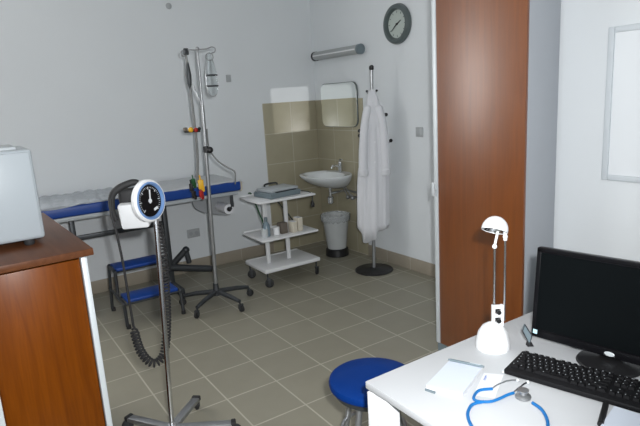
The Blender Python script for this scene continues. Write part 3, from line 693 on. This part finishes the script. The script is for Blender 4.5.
# waste bin under it
t = thing('waste_bin', 'pale translucent waste bin with black foot ring under the washbasin', 'waste bin', (2.12, 0.565, 0))
c = (2.12, 0.565, 0.0)
obj('bin_body', MB().lathe([(0.082, 0.07), (0.098, 0.075), (0.104, 0.12), (0.138, 0.425), (0.146, 0.432), (0.144, 0.438), (0.130, 0.425), (0.094, 0.10)], c, 36, cap=(True, False)), 'binbody', t)
obj('foot_ring', MB().lathe([(0.118, 0), (0.122, 0.006), (0.118, 0.072), (0.104, 0.082), (0.09, 0.080)], c, 36), 'black', t)
lb = MB(); n = 40
rings = []
for r_, z_, w in ((0.122, 0.37, 0.002), (0.134, 0.43, 0.002), (0.149, 0.442, 0.003), (0.152, 0.425, 0.006), (0.148, 0.39, 0.008), (0.145, 0.372, 0.009)):
    rings.append([Vector((c[0] + (r_ + w*math.sin(i*1.9))*math.cos(2*PI*i/n), c[1] + (r_ + w*math.sin(i*1.9))*math.sin(2*PI*i/n), z_ + w*math.sin(i*2.7))) for i in range(n)])
lb.loft(rings, cap=(False, False)); obj('bin_liner', lb, 'liner', t, solid=0.0015, sharp=80)

# ------------------------------------------------------------------ coat stand and coat
LEAN = True
kx, ky = 2.07, -0.105
t = thing('coat_stand', 'slim steel coat stand with round black base beside the white wall', 'coat stand', (kx, ky, 0))
obj('base', MB().lathe([(0.180, 0), (0.182, 0.006), (0.174, 0.014), (0.05, 0.024), (0.03, 0.03)], (kx, ky, 0), 48), 'black', t)
obj('pole', MB().cyl((kx, ky, 0.02), (kx, ky, 1.86), 0.0155, seg=18), 'steel', t)
obj('finial', MB().lathe([(0.016, 0), (0.021, 0.008), (0.021, 0.03), (0.010, 0.042)], (kx, ky, 1.845), 18), 'black', t)
def hook(z, ang, L, rise=0.03):
    d = Vector((math.cos(ang), math.sin(ang), 0)); p = Vector((kx, ky, z))
    h = MB().tube([p, p + d*L*0.55 + Vector((0, 0, -0.006)), p + d*L*0.9 + Vector((0, 0, rise*0.4)), p + d*L + Vector((0, 0, rise))], 0.006, 8, sm=4)
    o = obj('hook', h, 'steel', t)
    obj('knob', MB().sphere(p + d*L + Vector((0, 0, rise)), 0.017 if L > 0.1 else 0.011, 14), 'black', o)
vr = math.atan2(-0.555, 0.83)   # towards the open room side
for a in (vr + 0.15, vr + 0.15 + PI): hook(1.645, a, 0.045, 0.02)
hook(1.420, vr, 0.125); hook(1.185, vr + 0.1, 0.170)
hook(1.29, vr + PI, 0.115); hook(1.245, vr + PI - 0.4, 0.12)
obj('hook_collar', MB().lathe([(0.021, 0), (0.025, 0.004), (0.025, 0.03), (0.018, 0.034)], (kx, ky, 1.632), 18), 'dsteel', t)

t = thing('lab_coat', 'long white coat hanging on the coat stand', 'coat', (kx, ky, 0.30))
A0 = vr   # image-right direction
ux, uy = Vector((math.cos(A0), math.sin(A0), 0)), Vector((-math.sin(A0), math.cos(A0), 0))
if uy.dot(Vector((0.53, 0.82, 0))) > 0: uy = -uy       # uy points to the viewer side of the room
def coat_ring(z, wl_, wr, dp, n=72, hem=False):
    out = []
    for i in range(n):
        a = 2*PI*i/n; ca, sa = math.cos(a), math.sin(a)
        k = min(1, (1.66 - z)/0.5)
        f = 1 + k*(0.085*math.sin(a*9 + 0.9*math.sin(z*3)) + 0.05*math.sin(a*17 + z*2))
        w = wr if ca > 0 else wl_
        p = Vector((kx, ky, z)) + ux*(w*ca*(0.96 + 0.04*f)) + uy*(dp*sa*f + 0.004)
        if hem:
            p.z += 0.028*math.sin(a*2 + 0.7) + 0.012*math.sin(a*5) - (0.075 if (ca < 0.1 and ca > -0.75 and sa > 0) else 0)
        out.append(p)
    return out
cm = MB()
prof = [(1.675, 0.022, 0.022, 0.022), (1.655, 0.030, 0.032, 0.032), (1.60, 0.045, 0.052, 0.045), (1.52, 0.058, 0.082, 0.055), (1.42, 0.074, 0.090, 0.065), (1.28, 0.092, 0.114, 0.072), (1.10, 0.108, 0.142, 0.078),
        (0.95, 0.136, 0.148, 0.082), (0.80, 0.146, 0.148, 0.086), (0.65, 0.150, 0.150, 0.088), (0.52, 0.150, 0.148, 0.090), (0.455, 0.152, 0.147, 0.090), (0.405, 0.150, 0.146, 0.088)]
rs = [coat_ring(*p, hem=(i == len(prof)-1)) for i, p in enumerate(prof)]
cm.loft(rs, cap=(True, False)); obj('coat_body', cm, 'cloth', t, sharp=80, solid=0.004)
def sleeve(side, name):
    s = side; fr_ = uy
    base = Vector((kx, ky, 0))
    w0 = 0.054 if s < 0 else 0.068
    pts = [base + ux*s*w0*0.7 + fr_*0.045 + Vector((0, 0, 1.54)), base + ux*s*(w0 + 0.018) + fr_*0.060 + Vector((0, 0, 1.38)), base + ux*s*(w0 + 0.036) + fr_*0.070 + Vector((0, 0, 1.15)), base + ux*s*(w0 + 0.040) + fr_*0.076 + Vector((0, 0, 0.93))]
    o = obj('sleeve', MB().tube(pts, [0.022, 0.036, 0.036, 0.036, 0.036, 0.037, 0.037, 0.038, 0.040, 0.040, 0.041, 0.041, 0.042], 14, sm=4), 'cloth', t, sharp=80)
    e = pts[-1]
    obj('cuff', MB().lathe([(0.044, 0), (0.046, 0.004), (0.046, 0.05), (0.042, 0.054)], e - Vector((0, 0, 0.008)), 18), 'cloth', o)
sleeve(1, 'sleeve'); sleeve(-1, 'sleeve')
cl = MB()
for s in (-1, 1):
    b0 = Vector((kx, ky, 0)) + uy*0.040
    cl.prism([b0 + ux*s*0.012 + Vector((0, 0, 1.665)), b0 + ux*s*0.040 + Vector((0, 0, 1.60)), b0 + ux*s*0.052 + uy*0.022 + Vector((0, 0, 1.44)), b0 + ux*s*0.014 + uy*0.032 + Vector((0, 0, 1.32)), b0 + ux*s*0.006 + uy*0.018 + Vector((0, 0, 1.50))], uy*0.006)
obj('lapels', cl, 'cloth', t)
bn = MB()
for z in (1.22, 1.04, 0.86, 0.68): bn.cyl(Vector((kx, ky, z)) + ux*0.012 + uy*0.082, Vector((kx, ky, z)) + ux*0.012 + uy*0.094, 0.009, seg=12)
obj('buttons', bn, 'pages', t)

LEAN = False
# ------------------------------------------------------------------ round stool
qx, qy = 0.232, -2.366
t = thing('round_stool', 'round blue stool on dark metal legs tucked beside the white desk', 'stool', (qx, qy, 0))
obj('seat', MB().lathe([(0.150, 0), (0.166, 0.004), (0.178, 0.014), (0.181, 0.028), (0.177, 0.041), (0.163, 0.048), (0.08, 0.050), (0.02, 0.0505)], (qx, qy, 0.458), 56), 'blue_seat', t)
obj('seat_rim', MB().lathe([(0.145, 0), (0.158, 0.002), (0.160, 0.020), (0.145, 0.022)], (qx, qy, 0.438), 40), 'dsteel', t)
for a in (200, 290, 20, 110):
    r = R(a); d = Vector((math.cos(r), math.sin(r), 0))
    p0 = Vector((qx, qy, 0.435)) + d*0.10; p1 = Vector((qx, qy, 0.012)) + d*0.19
    obj('leg', MB().cyl(p0, p1, 0.013, seg=14), 'steel', t)
    obj('foot_cap', MB().lathe([(0.018, 0), (0.019, 0.006), (0.015, 0.030)], (p1.x, p1.y, 0.0), 14), 'rubber', t)
rr = 0.135; zz = 0.27
obj('foot_ring', MB().loft([[Vector((qx + (rr + 0.008*math.cos(b))*math.cos(a), qy + (rr + 0.008*math.cos(b))*math.sin(a), zz + 0.008*math.sin(b))) for a in [2*PI*i/40 for i in range(40)]] for b in [2*PI*k/8 for k in range(9)]], cap=(False, False)), 'steel', t)

# ------------------------------------------------------------------ desk
dx0, dx1, dy0, dy1, DZ = -0.066, 0.90, -4.25, -2.712, 0.74
t = thing('desk', 'white office desk with square legs in the near corner of the room', 'desk', (0.40, -3.45, 0))
obj('desktop', MB().box(((dx0+dx1)/2, (dy0+dy1)/2, DZ - 0.0125), (dx1-dx0, dy1-dy0, 0.025), bevel=0.003), 'desk', t)
for x, s in ((dx0, 1), (dx1, -1)):
    for y, u in ((dy1, -1), (dy0, 1)):
        lg = MB().box((x + s*0.030, y + u*0.022, 0.3525), (0.056, 0.036, 0.705), bevel=0.003).box((x + s*0.034, y + u*0.068, 0.3525), (0.056, 0.052, 0.705), bevel=0.003)
        obj('leg', lg, 'white', t)
rl = MB()
for y, u in ((dy1, -1), (dy0, 1)): rl.box(((dx0+dx1)/2, y + u*0.05, 0.68), (dx1-dx0-0.12, 0.024, 0.05))
for x, s in ((dx0, 1), (dx1, -1)): rl.box((x + s*0.11, (dy0+dy1)/2, 0.685), (0.024, dy1-dy0-0.12, 0.04))
obj('under_frame', rl, 'device', t)
sp2 = MB()
for x, s in ((dx0, 1), (dx1, -1)):
    for y, u in ((dy1, -1), (dy0, 1)): sp2.box((x + s*0.04, y + u*0.06, 0.710), (0.03, 0.09, 0.011))
obj('spacer', sp2, 'black', t)

# monitor
mc = Vector((0.612, -3.135, DZ)); ma = R(-80)
u = Vector((math.cos(ma), math.sin(ma), 0)); nf = Vector((u.y, -u.x, 0))     # nf: towards the user (-x side)
if nf.x > 0: nf = -nf
t = thing('computer_monitor', 'black flat computer monitor on an oval foot on the white desk', 'monitor', mc)
ROT = Matrix.Rotation(ma, 3, 'Z')
TL_ = R(6.0)   # the panel leans back a little
TU = Vector((0, 0, 1))*math.cos(TL_) - nf*math.sin(TL_); TN = nf*math.cos(TL_) + Vector((0, 0, 1))*math.sin(TL_)
RT3 = Matrix((u, -TN, TU)).transposed(); P0 = Vector((0.620, -3.13, 0.93))
def pan(zz, dn=0.0, du=0.0): return P0 + TU*(zz - 0.93) + TN*dn + u*du
W_, z0m, z1m = 0.515, 0.767, 1.090
hs = MB().box(pan((z0m+z1m)/2, -0.016), (W_, 0.032, z1m-z0m), rot=RT3, bevel=0.005, seg=3)
hs.box(pan((z0m+z1m)/2, -0.042), (W_*0.62, 0.03, 0.22), rot=RT3, bevel=0.012, seg=3)
hsg = obj('housing', hs, 'gloss', t)
obj('screen', MB().box(pan((z0m+z1m)/2 + 0.008, 0.0005), (W_ - 0.034, 0.002, z1m-z0m-0.05), rot=RT3), 'screen', t)
bz = MB()
for zz_, h in ((z1m - 0.0085, 0.015), (z0m + 0.0145, 0.027)): bz.box(pan(zz_, 0.001), (W_ - 0.004, 0.004, h), rot=RT3, bevel=0.0015)
for s in (-1, 1): bz.box(pan((z0m+z1m)/2, 0.001, s*(W_/2 - 0.0095)), (0.015, 0.004, z1m-z0m-0.006), rot=RT3, bevel=0.0015)
obj('bezel', bz, 'gloss', t)
obj('logo_badge', MB().loft([[pan(z0m + 0.012 + 0.0075*k*math.sin(a), d, 0.006 + 0.016*k*math.cos(a)) for a in [2*PI*i/24 for i in range(24)]] for k, d in ((1, 0.002), (1, 0.0040), (0.85, 0.0052))]) , 'silver', t)
st = MB().box(pan(z0m + 0.020, 0.0035, -(W_/2 - 0.016)), (0.015, 0.001, 0.015), rot=RT3); o = obj('sticker', st, 'cyan', t); o['label'] = 'pale blue square sticker'
nb = Vector((0.620, -3.13, 0)) - nf*0.035
nk = MB().box(Vector((nb.x - 0.006, nb.y, 0.80)), (0.075, 0.030, 0.105), rot=ROT, bevel=0.008); obj('neck', nk, 'gloss', t)
obj('foot', MB().lathe([(0.098, 0), (0.100, 0.004), (0.096, 0.010), (0.060, 0.016), (0.03, 0.018)], (mc.x - 0.002, mc.y, DZ), 44, sx=0.92, sy=1.0), 'black', t)
obj('cable', MB().tube([Vector((0.665, -2.990, 0.82)), Vector((0.636, -2.988, 0.785)), Vector((0.630, -2.992, 0.7515)), Vector((0.70, -3.03, 0.7515)), Vector((0.80, -3.12, 0.7515))], 0.009, 10, sm=5), 'black', t)

# keyboard
kl = Vector((0.264, -0.9645, 0)); kd = Vector((-0.9645, -0.264, 0))      # along the rows / towards the user
kc = Vector((0.452, -2.924, DZ)) + kl*0.222 + kd*0.078
t = thing('keyboard', 'black computer keyboard with pale rim in front of the monitor', 'keyboard', kc)
KR = Matrix((kl, -kd, Vector((0, 0, 1)))).transposed()
obj('case', MB().box(kc + Vector((0, 0, 0.012)), (0.446, 0.158, 0.017), rot=KR, bevel=0.004), 'keycap', t)
obj('rim', MB().box(kc - kl*0.226 + Vector((0, 0, 0.0085)), (0.008, 0.158, 0.010), rot=KR, bevel=0.002), 'silver', t)
ks = MB(); lg = MB()
def key(r0, c0, w=1.0):
    p = kc + kl*(-0.2125 + (c0 + w/2)*0.0188) - kd*(0.060 - r0*0.0196) + Vector((0, 0, 0.0245))
    ks.box(p, (0.0188*w - 0.0030, 0.0164, 0.009), rot=KR, taper=(0.86, 0.82))
    lg.box(p + Vector((0, 0, 0.0047)) - kl*(0.0188*w*0.22) - kd*0.002, (0.0026, 0.0034, 0.0004), rot=KR)
for c0 in (0, 1.6, 2.6, 3.6, 4.6, 6.2, 7.2, 8.2, 9.2, 10.8, 11.8, 12.8, 13.8, 15.3, 16.3, 17.3): key(0, c0)
rows = [[1]*13 + [2], [1.5] + [1]*12 + [1.5], [1.8] + [1]*11 + [2.2], [2.3] + [1]*10 + [2.7], [1.4, 1.1, 1.2, 6.0, 1.2, 1.1, 1.6, 1.4]]
for r_, row in enumerate(rows):
    c0 = 0
    for w in row: key(r_ + 1.25, c0, w); c0 += w
    for k in range(3):
        if r_ in (0, 1, 4) or (r_ == 3 and k == 1): key(r_ + 1.25, 15.3 + k)
    for k in range(4): key(r_ + 1.25, 18.6 + k)
obj('keys', ks, 'keycap', t, flat=True); obj('key_marks', lg, 'device', t, flat=True)

# desk lamp
lc = Vector((0.430, -2.816, DZ)); ir = Vector((0.83, -0.555, 0))
t = thing('desk_lamp', 'white dome desk lamp with two thin chrome rods on the white desk', 'desk lamp', lc)
obj('base', MB().lathe([(0.058, 0), (0.060, 0.006), (0.058, 0.028), (0.050, 0.058), (0.036, 0.080), (0.018, 0.092), (0.004, 0.095)], lc, 40), 'white', t)
bk = MB(); ROTL = Matrix.Rotation(math.atan2(ir.y, ir.x), 3, 'Z')
for s in (-1, 1): bk.box(lc + ir*s*0.015 + ir*0.016 + Vector((0, 0, 0.120)), (0.010, 0.018, 0.078), rot=ROTL, bevel=0.002)
for z in (0.090, 0.120, 0.152): bk.box(lc + ir*0.016 + Vector((0, 0, z)), (0.030, 0.016, 0.012), rot=ROTL, bevel=0.002)
obj('bracket', bk, 'white', t)
pv = MB()
for z in (0.105, 0.137): pv.cyl(lc + ir*0.016 + Vector((-0.02*0.53, -0.02*0.82, z)), lc + ir*0.016 + Vector((0.01*0.53, 0.01*0.82, z)), 0.008, seg=14)
obj('pivot', pv, 'black', t)
obj('rod', MB().cyl(lc + ir*0.004 + Vector((0, 0, 0.16)), lc + ir*0.004 + Vector((0, 0, 0.372)), 0.0038, seg=12), 'chrome', t)
obj('rod', MB().cyl(lc + ir*0.040 + Vector((0, 0, 0.10)), lc + ir*0.040 + Vector((0, 0, 0.408)), 0.0038, seg=12), 'chrome', t)
hc = lc + ir*0.004 + Vector((0, 0, 0.432))
ax = Vector((0.34*0.83 + 0.42*0.53, -0.34*0.555 + 0.42*0.82, 1.0)).normalized()     # dome points up, opening tips down to the room's near side
prof_o = [(0.044*math.cos(a), 0.044*math.sin(a)*1.05) for a in [PI/2*k/10 for k in range(10)]] + [(0.002, 0.0463)]
hd_ = obj('shade', MB().lathe([(0.040, -0.006), (0.044, -0.006)] + prof_o, hc, 36, ax, cap=(False, True)), 'white', t)
obj('reflector', MB().lathe([(0.040, -0.004), (0.030, 0.012), (0.012, 0.026), (0.001, 0.028)], hc, 32, ax, cap=(False, True)), 'chrome', hd_)
obj('bulb', MB().lathe([(0.004, -0.002), (0.008, 0.004), (0.008, 0.02), (0.005, 0.026)], hc, 14, ax), 'frost', hd_)
am = MB().cyl(hc + ir*0.036 - ax*0.004, lc + ir*0.040 + Vector((0, 0, 0.392)), 0.0065, seg=12)
am.cyl(hc - ax*0.006 + ir*0.012, lc + ir*0.004 + Vector((0, 0, 0.374)), 0.0045, seg=12).sphere(lc + ir*0.004 + Vector((0, 0, 0.372)), 0.0085, 12).sphere(lc + ir*0.040 + Vector((0, 0, 0.405)), 0.0085, 12)
obj('head_joint', am, 'white', t)

# little plaque between lamp and monitor
t = thing('plaque_holder', 'small grey plaque on a black foot leaning between desk lamp and monitor', 'plaque', (0.524, -2.895, DZ))
pr = Vector((0.83, -0.555, 0)); pq = Vector((0.53, 0.82, 0))
pb = Vector((0.514, -2.888, DZ))
pp = MB().prism([pb + pr*-0.010 + Vector((0, 0, 0.062)), pb + pr*-0.002 + Vector((0, 0, 0.086)), pb + pr*0.024 + Vector((0, 0, 0.042)), pb + pr*0.016 + Vector((0, 0, 0.008))], pq*0.006 + Vector((0, 0, 0.001)))
pc_ = obj('plate', pp, 'devdark', t)
obj('plate_rim', MB().tube([pb + pr*-0.010 + Vector((0, 0, 0.062)) - pq*0.001, pb + pr*-0.002 + Vector((0, 0, 0.086)) - pq*0.001, pb + pr*0.024 + Vector((0, 0, 0.042)) - pq*0.001, pb + pr*0.016 + Vector((0, 0, 0.008)) - pq*0.001, pb + pr*-0.010 + Vector((0, 0, 0.062)) - pq*0.001], 0.0022, 8), 'dsteel', pc_)
obj('foot', MB().prism([pb + pr*0.010 + Vector((0, 0, 0.0)), pb + pr*0.032, pb + pr*0.024 + Vector((0, 0, 0.016)), pb + pr*0.016 + Vector((0, 0, 0.018))], pq*0.02), 'black', t)

# notepad
def slab(name, corners, z0_, h, m, parent):
    return obj(name, MB().prism([Vector((x, y, z0_)) for x, y in corners], (0, 0, h)), m, parent)
nc = [(0.049, -2.871), (0.224, -2.807), (0.267, -2.906), (0.100, -2.974)]
t = thing('notepad', 'thick white notepad with pale blue cover on the white desk', 'notepad', (0.16, -2.89, DZ))
slab('pages', nc, DZ + 0.0005, 0.013, 'pages', t)
ncx = sum(p[0] for p in nc)/4; ncy = sum(p[1] for p in nc)/4
slab('cover', [(ncx + (x-ncx)*1.012, ncy + (y-ncy)*1.012) for x, y in nc], DZ + 0.0137, 0.0015, 'cover', t)
slab('binding', [(0.040, -2.875), (0.047, -2.872), (0.056, -2.905), (0.049, -2.908)], DZ + 0.0005, 0.005, 'devdark', t)
t = thing('ballpoint_pen', 'grey ballpoint pen lying along the far edge of the notepad', 'pen', (0.25, -2.85, DZ + 0.0155))
p0, p1 = Vector((0.216, -2.806, DZ + 0.0200)), Vector((0.266, -2.915, DZ + 0.0200)); dd = (p1 - p0)
obj('barrel', MB().tube([p0, p0 + dd*0.08, p0 + dd*0.9, p1], [0.002, 0.0042, 0.0044, 0.003], 12), 'devdark', t)
obj('clip', MB().box(p0 + dd*0.76 + Vector((0, 0, 0.0050)), (0.003, 0.036, 0.0012), rz=math.atan2(dd.y, dd.x) - PI/2), 'silver', t)
t = thing('paper_slip', 'white paper slip with a blue scribble beside the notepad', 'paper', (0.20, -2.96, DZ))
slab('sheet', [(0.135, -2.985), (0.262, -2.918), (0.300, -2.965), (0.170, -3.035)], DZ + 0.0004, 0.0006, 'pages', t)
sc0 = Vector((0.225, -2.950, DZ + 0.0016))
obj('scribble', MB().tube([sc0 + Vector((0.026*i/12 + 0.003*math.sin(i*2.2), 0.014*i/12 + 0.004*math.cos(i*2.2), 0)) for i in range(13)], 0.0007, 6, sm=3), 'ink', t)

# stethoscope
Zt = DZ + 0.0062
t = thing('stethoscope', 'stethoscope with blue tubing and grey chest piece on the white desk', 'stethoscope', (0.20, -3.06, DZ))
V = lambda x, y, z=Zt: Vector((x, y, z))
tub = MB()
tub.tube([V(0.198, -3.004), V(0.160, -2.985), V(0.118, -3.000), V(0.110, -3.020), V(0.135, -3.045), V(0.170, -3.052), V(0.205, -3.054), V(0.228, -3.058)], 0.0044, 10, sm=6)
tub.tube([V(0.122, -3.034), V(0.092, -3.024), V(0.066, -3.030), V(0.032, -3.053), V(0.000, -3.098), V(-0.010, -3.15), V(0.01, -3.20), V(0.06, -3.235), V(0.12, -3.235), V(0.172, -3.210), V(0.212, -3.165), V(0.224, -3.125)], 0.0047, 10, sm=6)
obj('tubing', tub, 'bluetube', t)
bi = MB()
bi.tube([V(0.196, -3.003), V(0.230, -2.998), V(0.270, -3.003), V(0.294, -3.018)], 0.0028, 8, sm=5)
bi.tube([V(0.226, -3.057), V(0.268, -3.050), V(0.290, -3.047), V(0.308, -3.046)], 0.0028, 8, sm=5)
hs_ = obj('headset', bi, 'chrome', t)
for p in (V(0.297, -3.020), V(0.311, -3.047)): obj('ear_tip', MB().sphere(p, 0.006, 12), 'frost', t)
cpc = Vector((0.232, -3.088, DZ))
cp = MB().lathe([(0.018, 0.001), (0.0225, 0.003), (0.0225, 0.009), (0.019, 0.012), (0.010, 0.014), (0.009, 0.022), (0.016, 0.024), (0.016, 0.028), (0.004, 0.029)], cpc, 32)
obj('chest_piece', cp, 'steel', t)

# marker and booklet in the near right corner
t = thing('marker_pen', 'thick black marker lying beside the white booklet at the desk front', 'marker', (0.32, -3.29, DZ))
p0, p1 = Vector((0.392, -3.250, DZ + 0.0085)), Vector((0.268, -3.302, DZ + 0.0085)); dd = p1 - p0
obj('barrel', MB().tube([p0 + dd*0.12, p0 + dd*0.2, p1], [0.0065, 0.0082, 0.0084], 14), 'black', t)
obj('cap', MB().tube([p0, p0 + dd*0.02, p0 + dd*0.22], [0.003, 0.0045, 0.0075], 14), 'gloss', t)
t = thing('booklet', 'white booklet with pale grey print at the front edge of the keyboard', 'booklet', (0.33, -3.42, DZ))
bk_ = [(0.372, -3.283), (0.400, -3.40), (0.232, -3.445), (0.205, -3.322)]
slab('pages', bk_, DZ + 0.0004, 0.010, 'pages', t)
slab('cover', [(0.374, -3.281), (0.403, -3.402), (0.231, -3.447), (0.203, -3.320)], DZ + 0.0106, 0.0012, 'cover', t)

# ------------------------------------------------------------------ light
def area(name, loc, target, size, energy, color, shape='DISK', size_y=None, spread=None):
    l = bpy.data.lights.new(name, 'AREA'); l.shape = shape; l.size = size
    if size_y: l.size_y = size_y
    l.energy = energy; l.color = color
    if spread: l.spread = spread
    o = bpy.data.objects.new(name, l); COL.objects.link(o); o.location = loc
    o.rotation_euler = (Vector(target) - Vector(loc)).to_track_quat('-Z', 'Y').to_euler()
    return o
CAM = Vector((-1.03989, -4.00127, 1.65090))
fl = bpy.data.lights.new('flash', 'SPOT'); fl.energy = 322; fl.color = (0.98, 0.99, 1.0); fl.shadow_soft_size = 0.03
fl.spot_size = R(108); fl.spot_blend = 0.6
fo = bpy.data.objects.new('flash', fl); COL.objects.link(fo); fo.location = (-0.957, -4.031, 1.744)
fo.rotation_euler = (Vector((0.70, 0.2, 1.2)) - Vector(fo.location)).to_track_quat('-Z', 'Y').to_euler()
area('window_fill', ((bx0+bx1)/2, YB + 0.13, (zb0+zb1)/2), ((bx0+bx1)/2, YB - 2, (zb0+zb1)/2), 1.68, 125, (1.0, 0.98, 0.95), 'RECTANGLE', 1.75)
area('window_fill', (XL - 0.2, -4.75, zc), (XL + 2, -4.6, zc - 0.3), 1.5, 30, (0.88, 0.96, 1.0), 'RECTANGLE', 1.25)  # fill lamp behind the added office window, out of view
area('ceiling_fill', (-0.6, -3.4, H - 0.03), (-0.6, -3.4, 0), 1.2, 5, (0.93, 0.97, 1.0), 'RECTANGLE', 0.6)  # added fill under the ceiling, with no fixture of its own
# added lamp imitating the flash the wall mirror throws on to the tiled corner
MD = Vector((-0.568, 0.822, -0.035)).normalized(); MP = Vector((2.33, 0.690, 1.540)) + MD*0.26
area('added_mirror_glint', MP, MP + MD, 0.385, 0.16, (1.0, 0.98, 0.95), 'RECTANGLE', 0.47, R(5))
w = bpy.data.worlds.new('World'); sc.world = w; w.use_nodes = True
w.node_tree.nodes['Background'].inputs[0].default_value = (0.65, 0.78, 0.95, 1); w.node_tree.nodes['Background'].inputs[1].default_value = 0.5

# ------------------------------------------------------------------ camera
cd = bpy.data.cameras.new('camera'); cd.sensor_width = 36; cd.lens = 30.706; cd.clip_start = 0.02
co = bpy.data.objects.new('camera', cd); COL.objects.link(co)
yaw, pit, rol = 0.5768553, -0.2113690, -0.0603269
fw = Vector((math.sin(yaw)*math.cos(pit), math.cos(yaw)*math.cos(pit), math.sin(pit)))
rt = Vector((math.cos(yaw), -math.sin(yaw), 0)); up = rt.cross(fw)
r2 = rt*math.cos(rol) + up*math.sin(rol); u2 = -rt*math.sin(rol) + up*math.cos(rol)
mw = Matrix((r2, u2, -fw)).transposed().to_4x4(); mw.translation = CAM
co.matrix_world = mw
sc.camera = co
vs = sc.view_settings
vs.view_transform = 'Standard'; vs.look = 'None'; vs.gamma = 1.0; vs.exposure = 0.0; vs.use_curve_mapping = False
sc.cycles.max_bounces = 8; sc.cycles.use_denoising = True
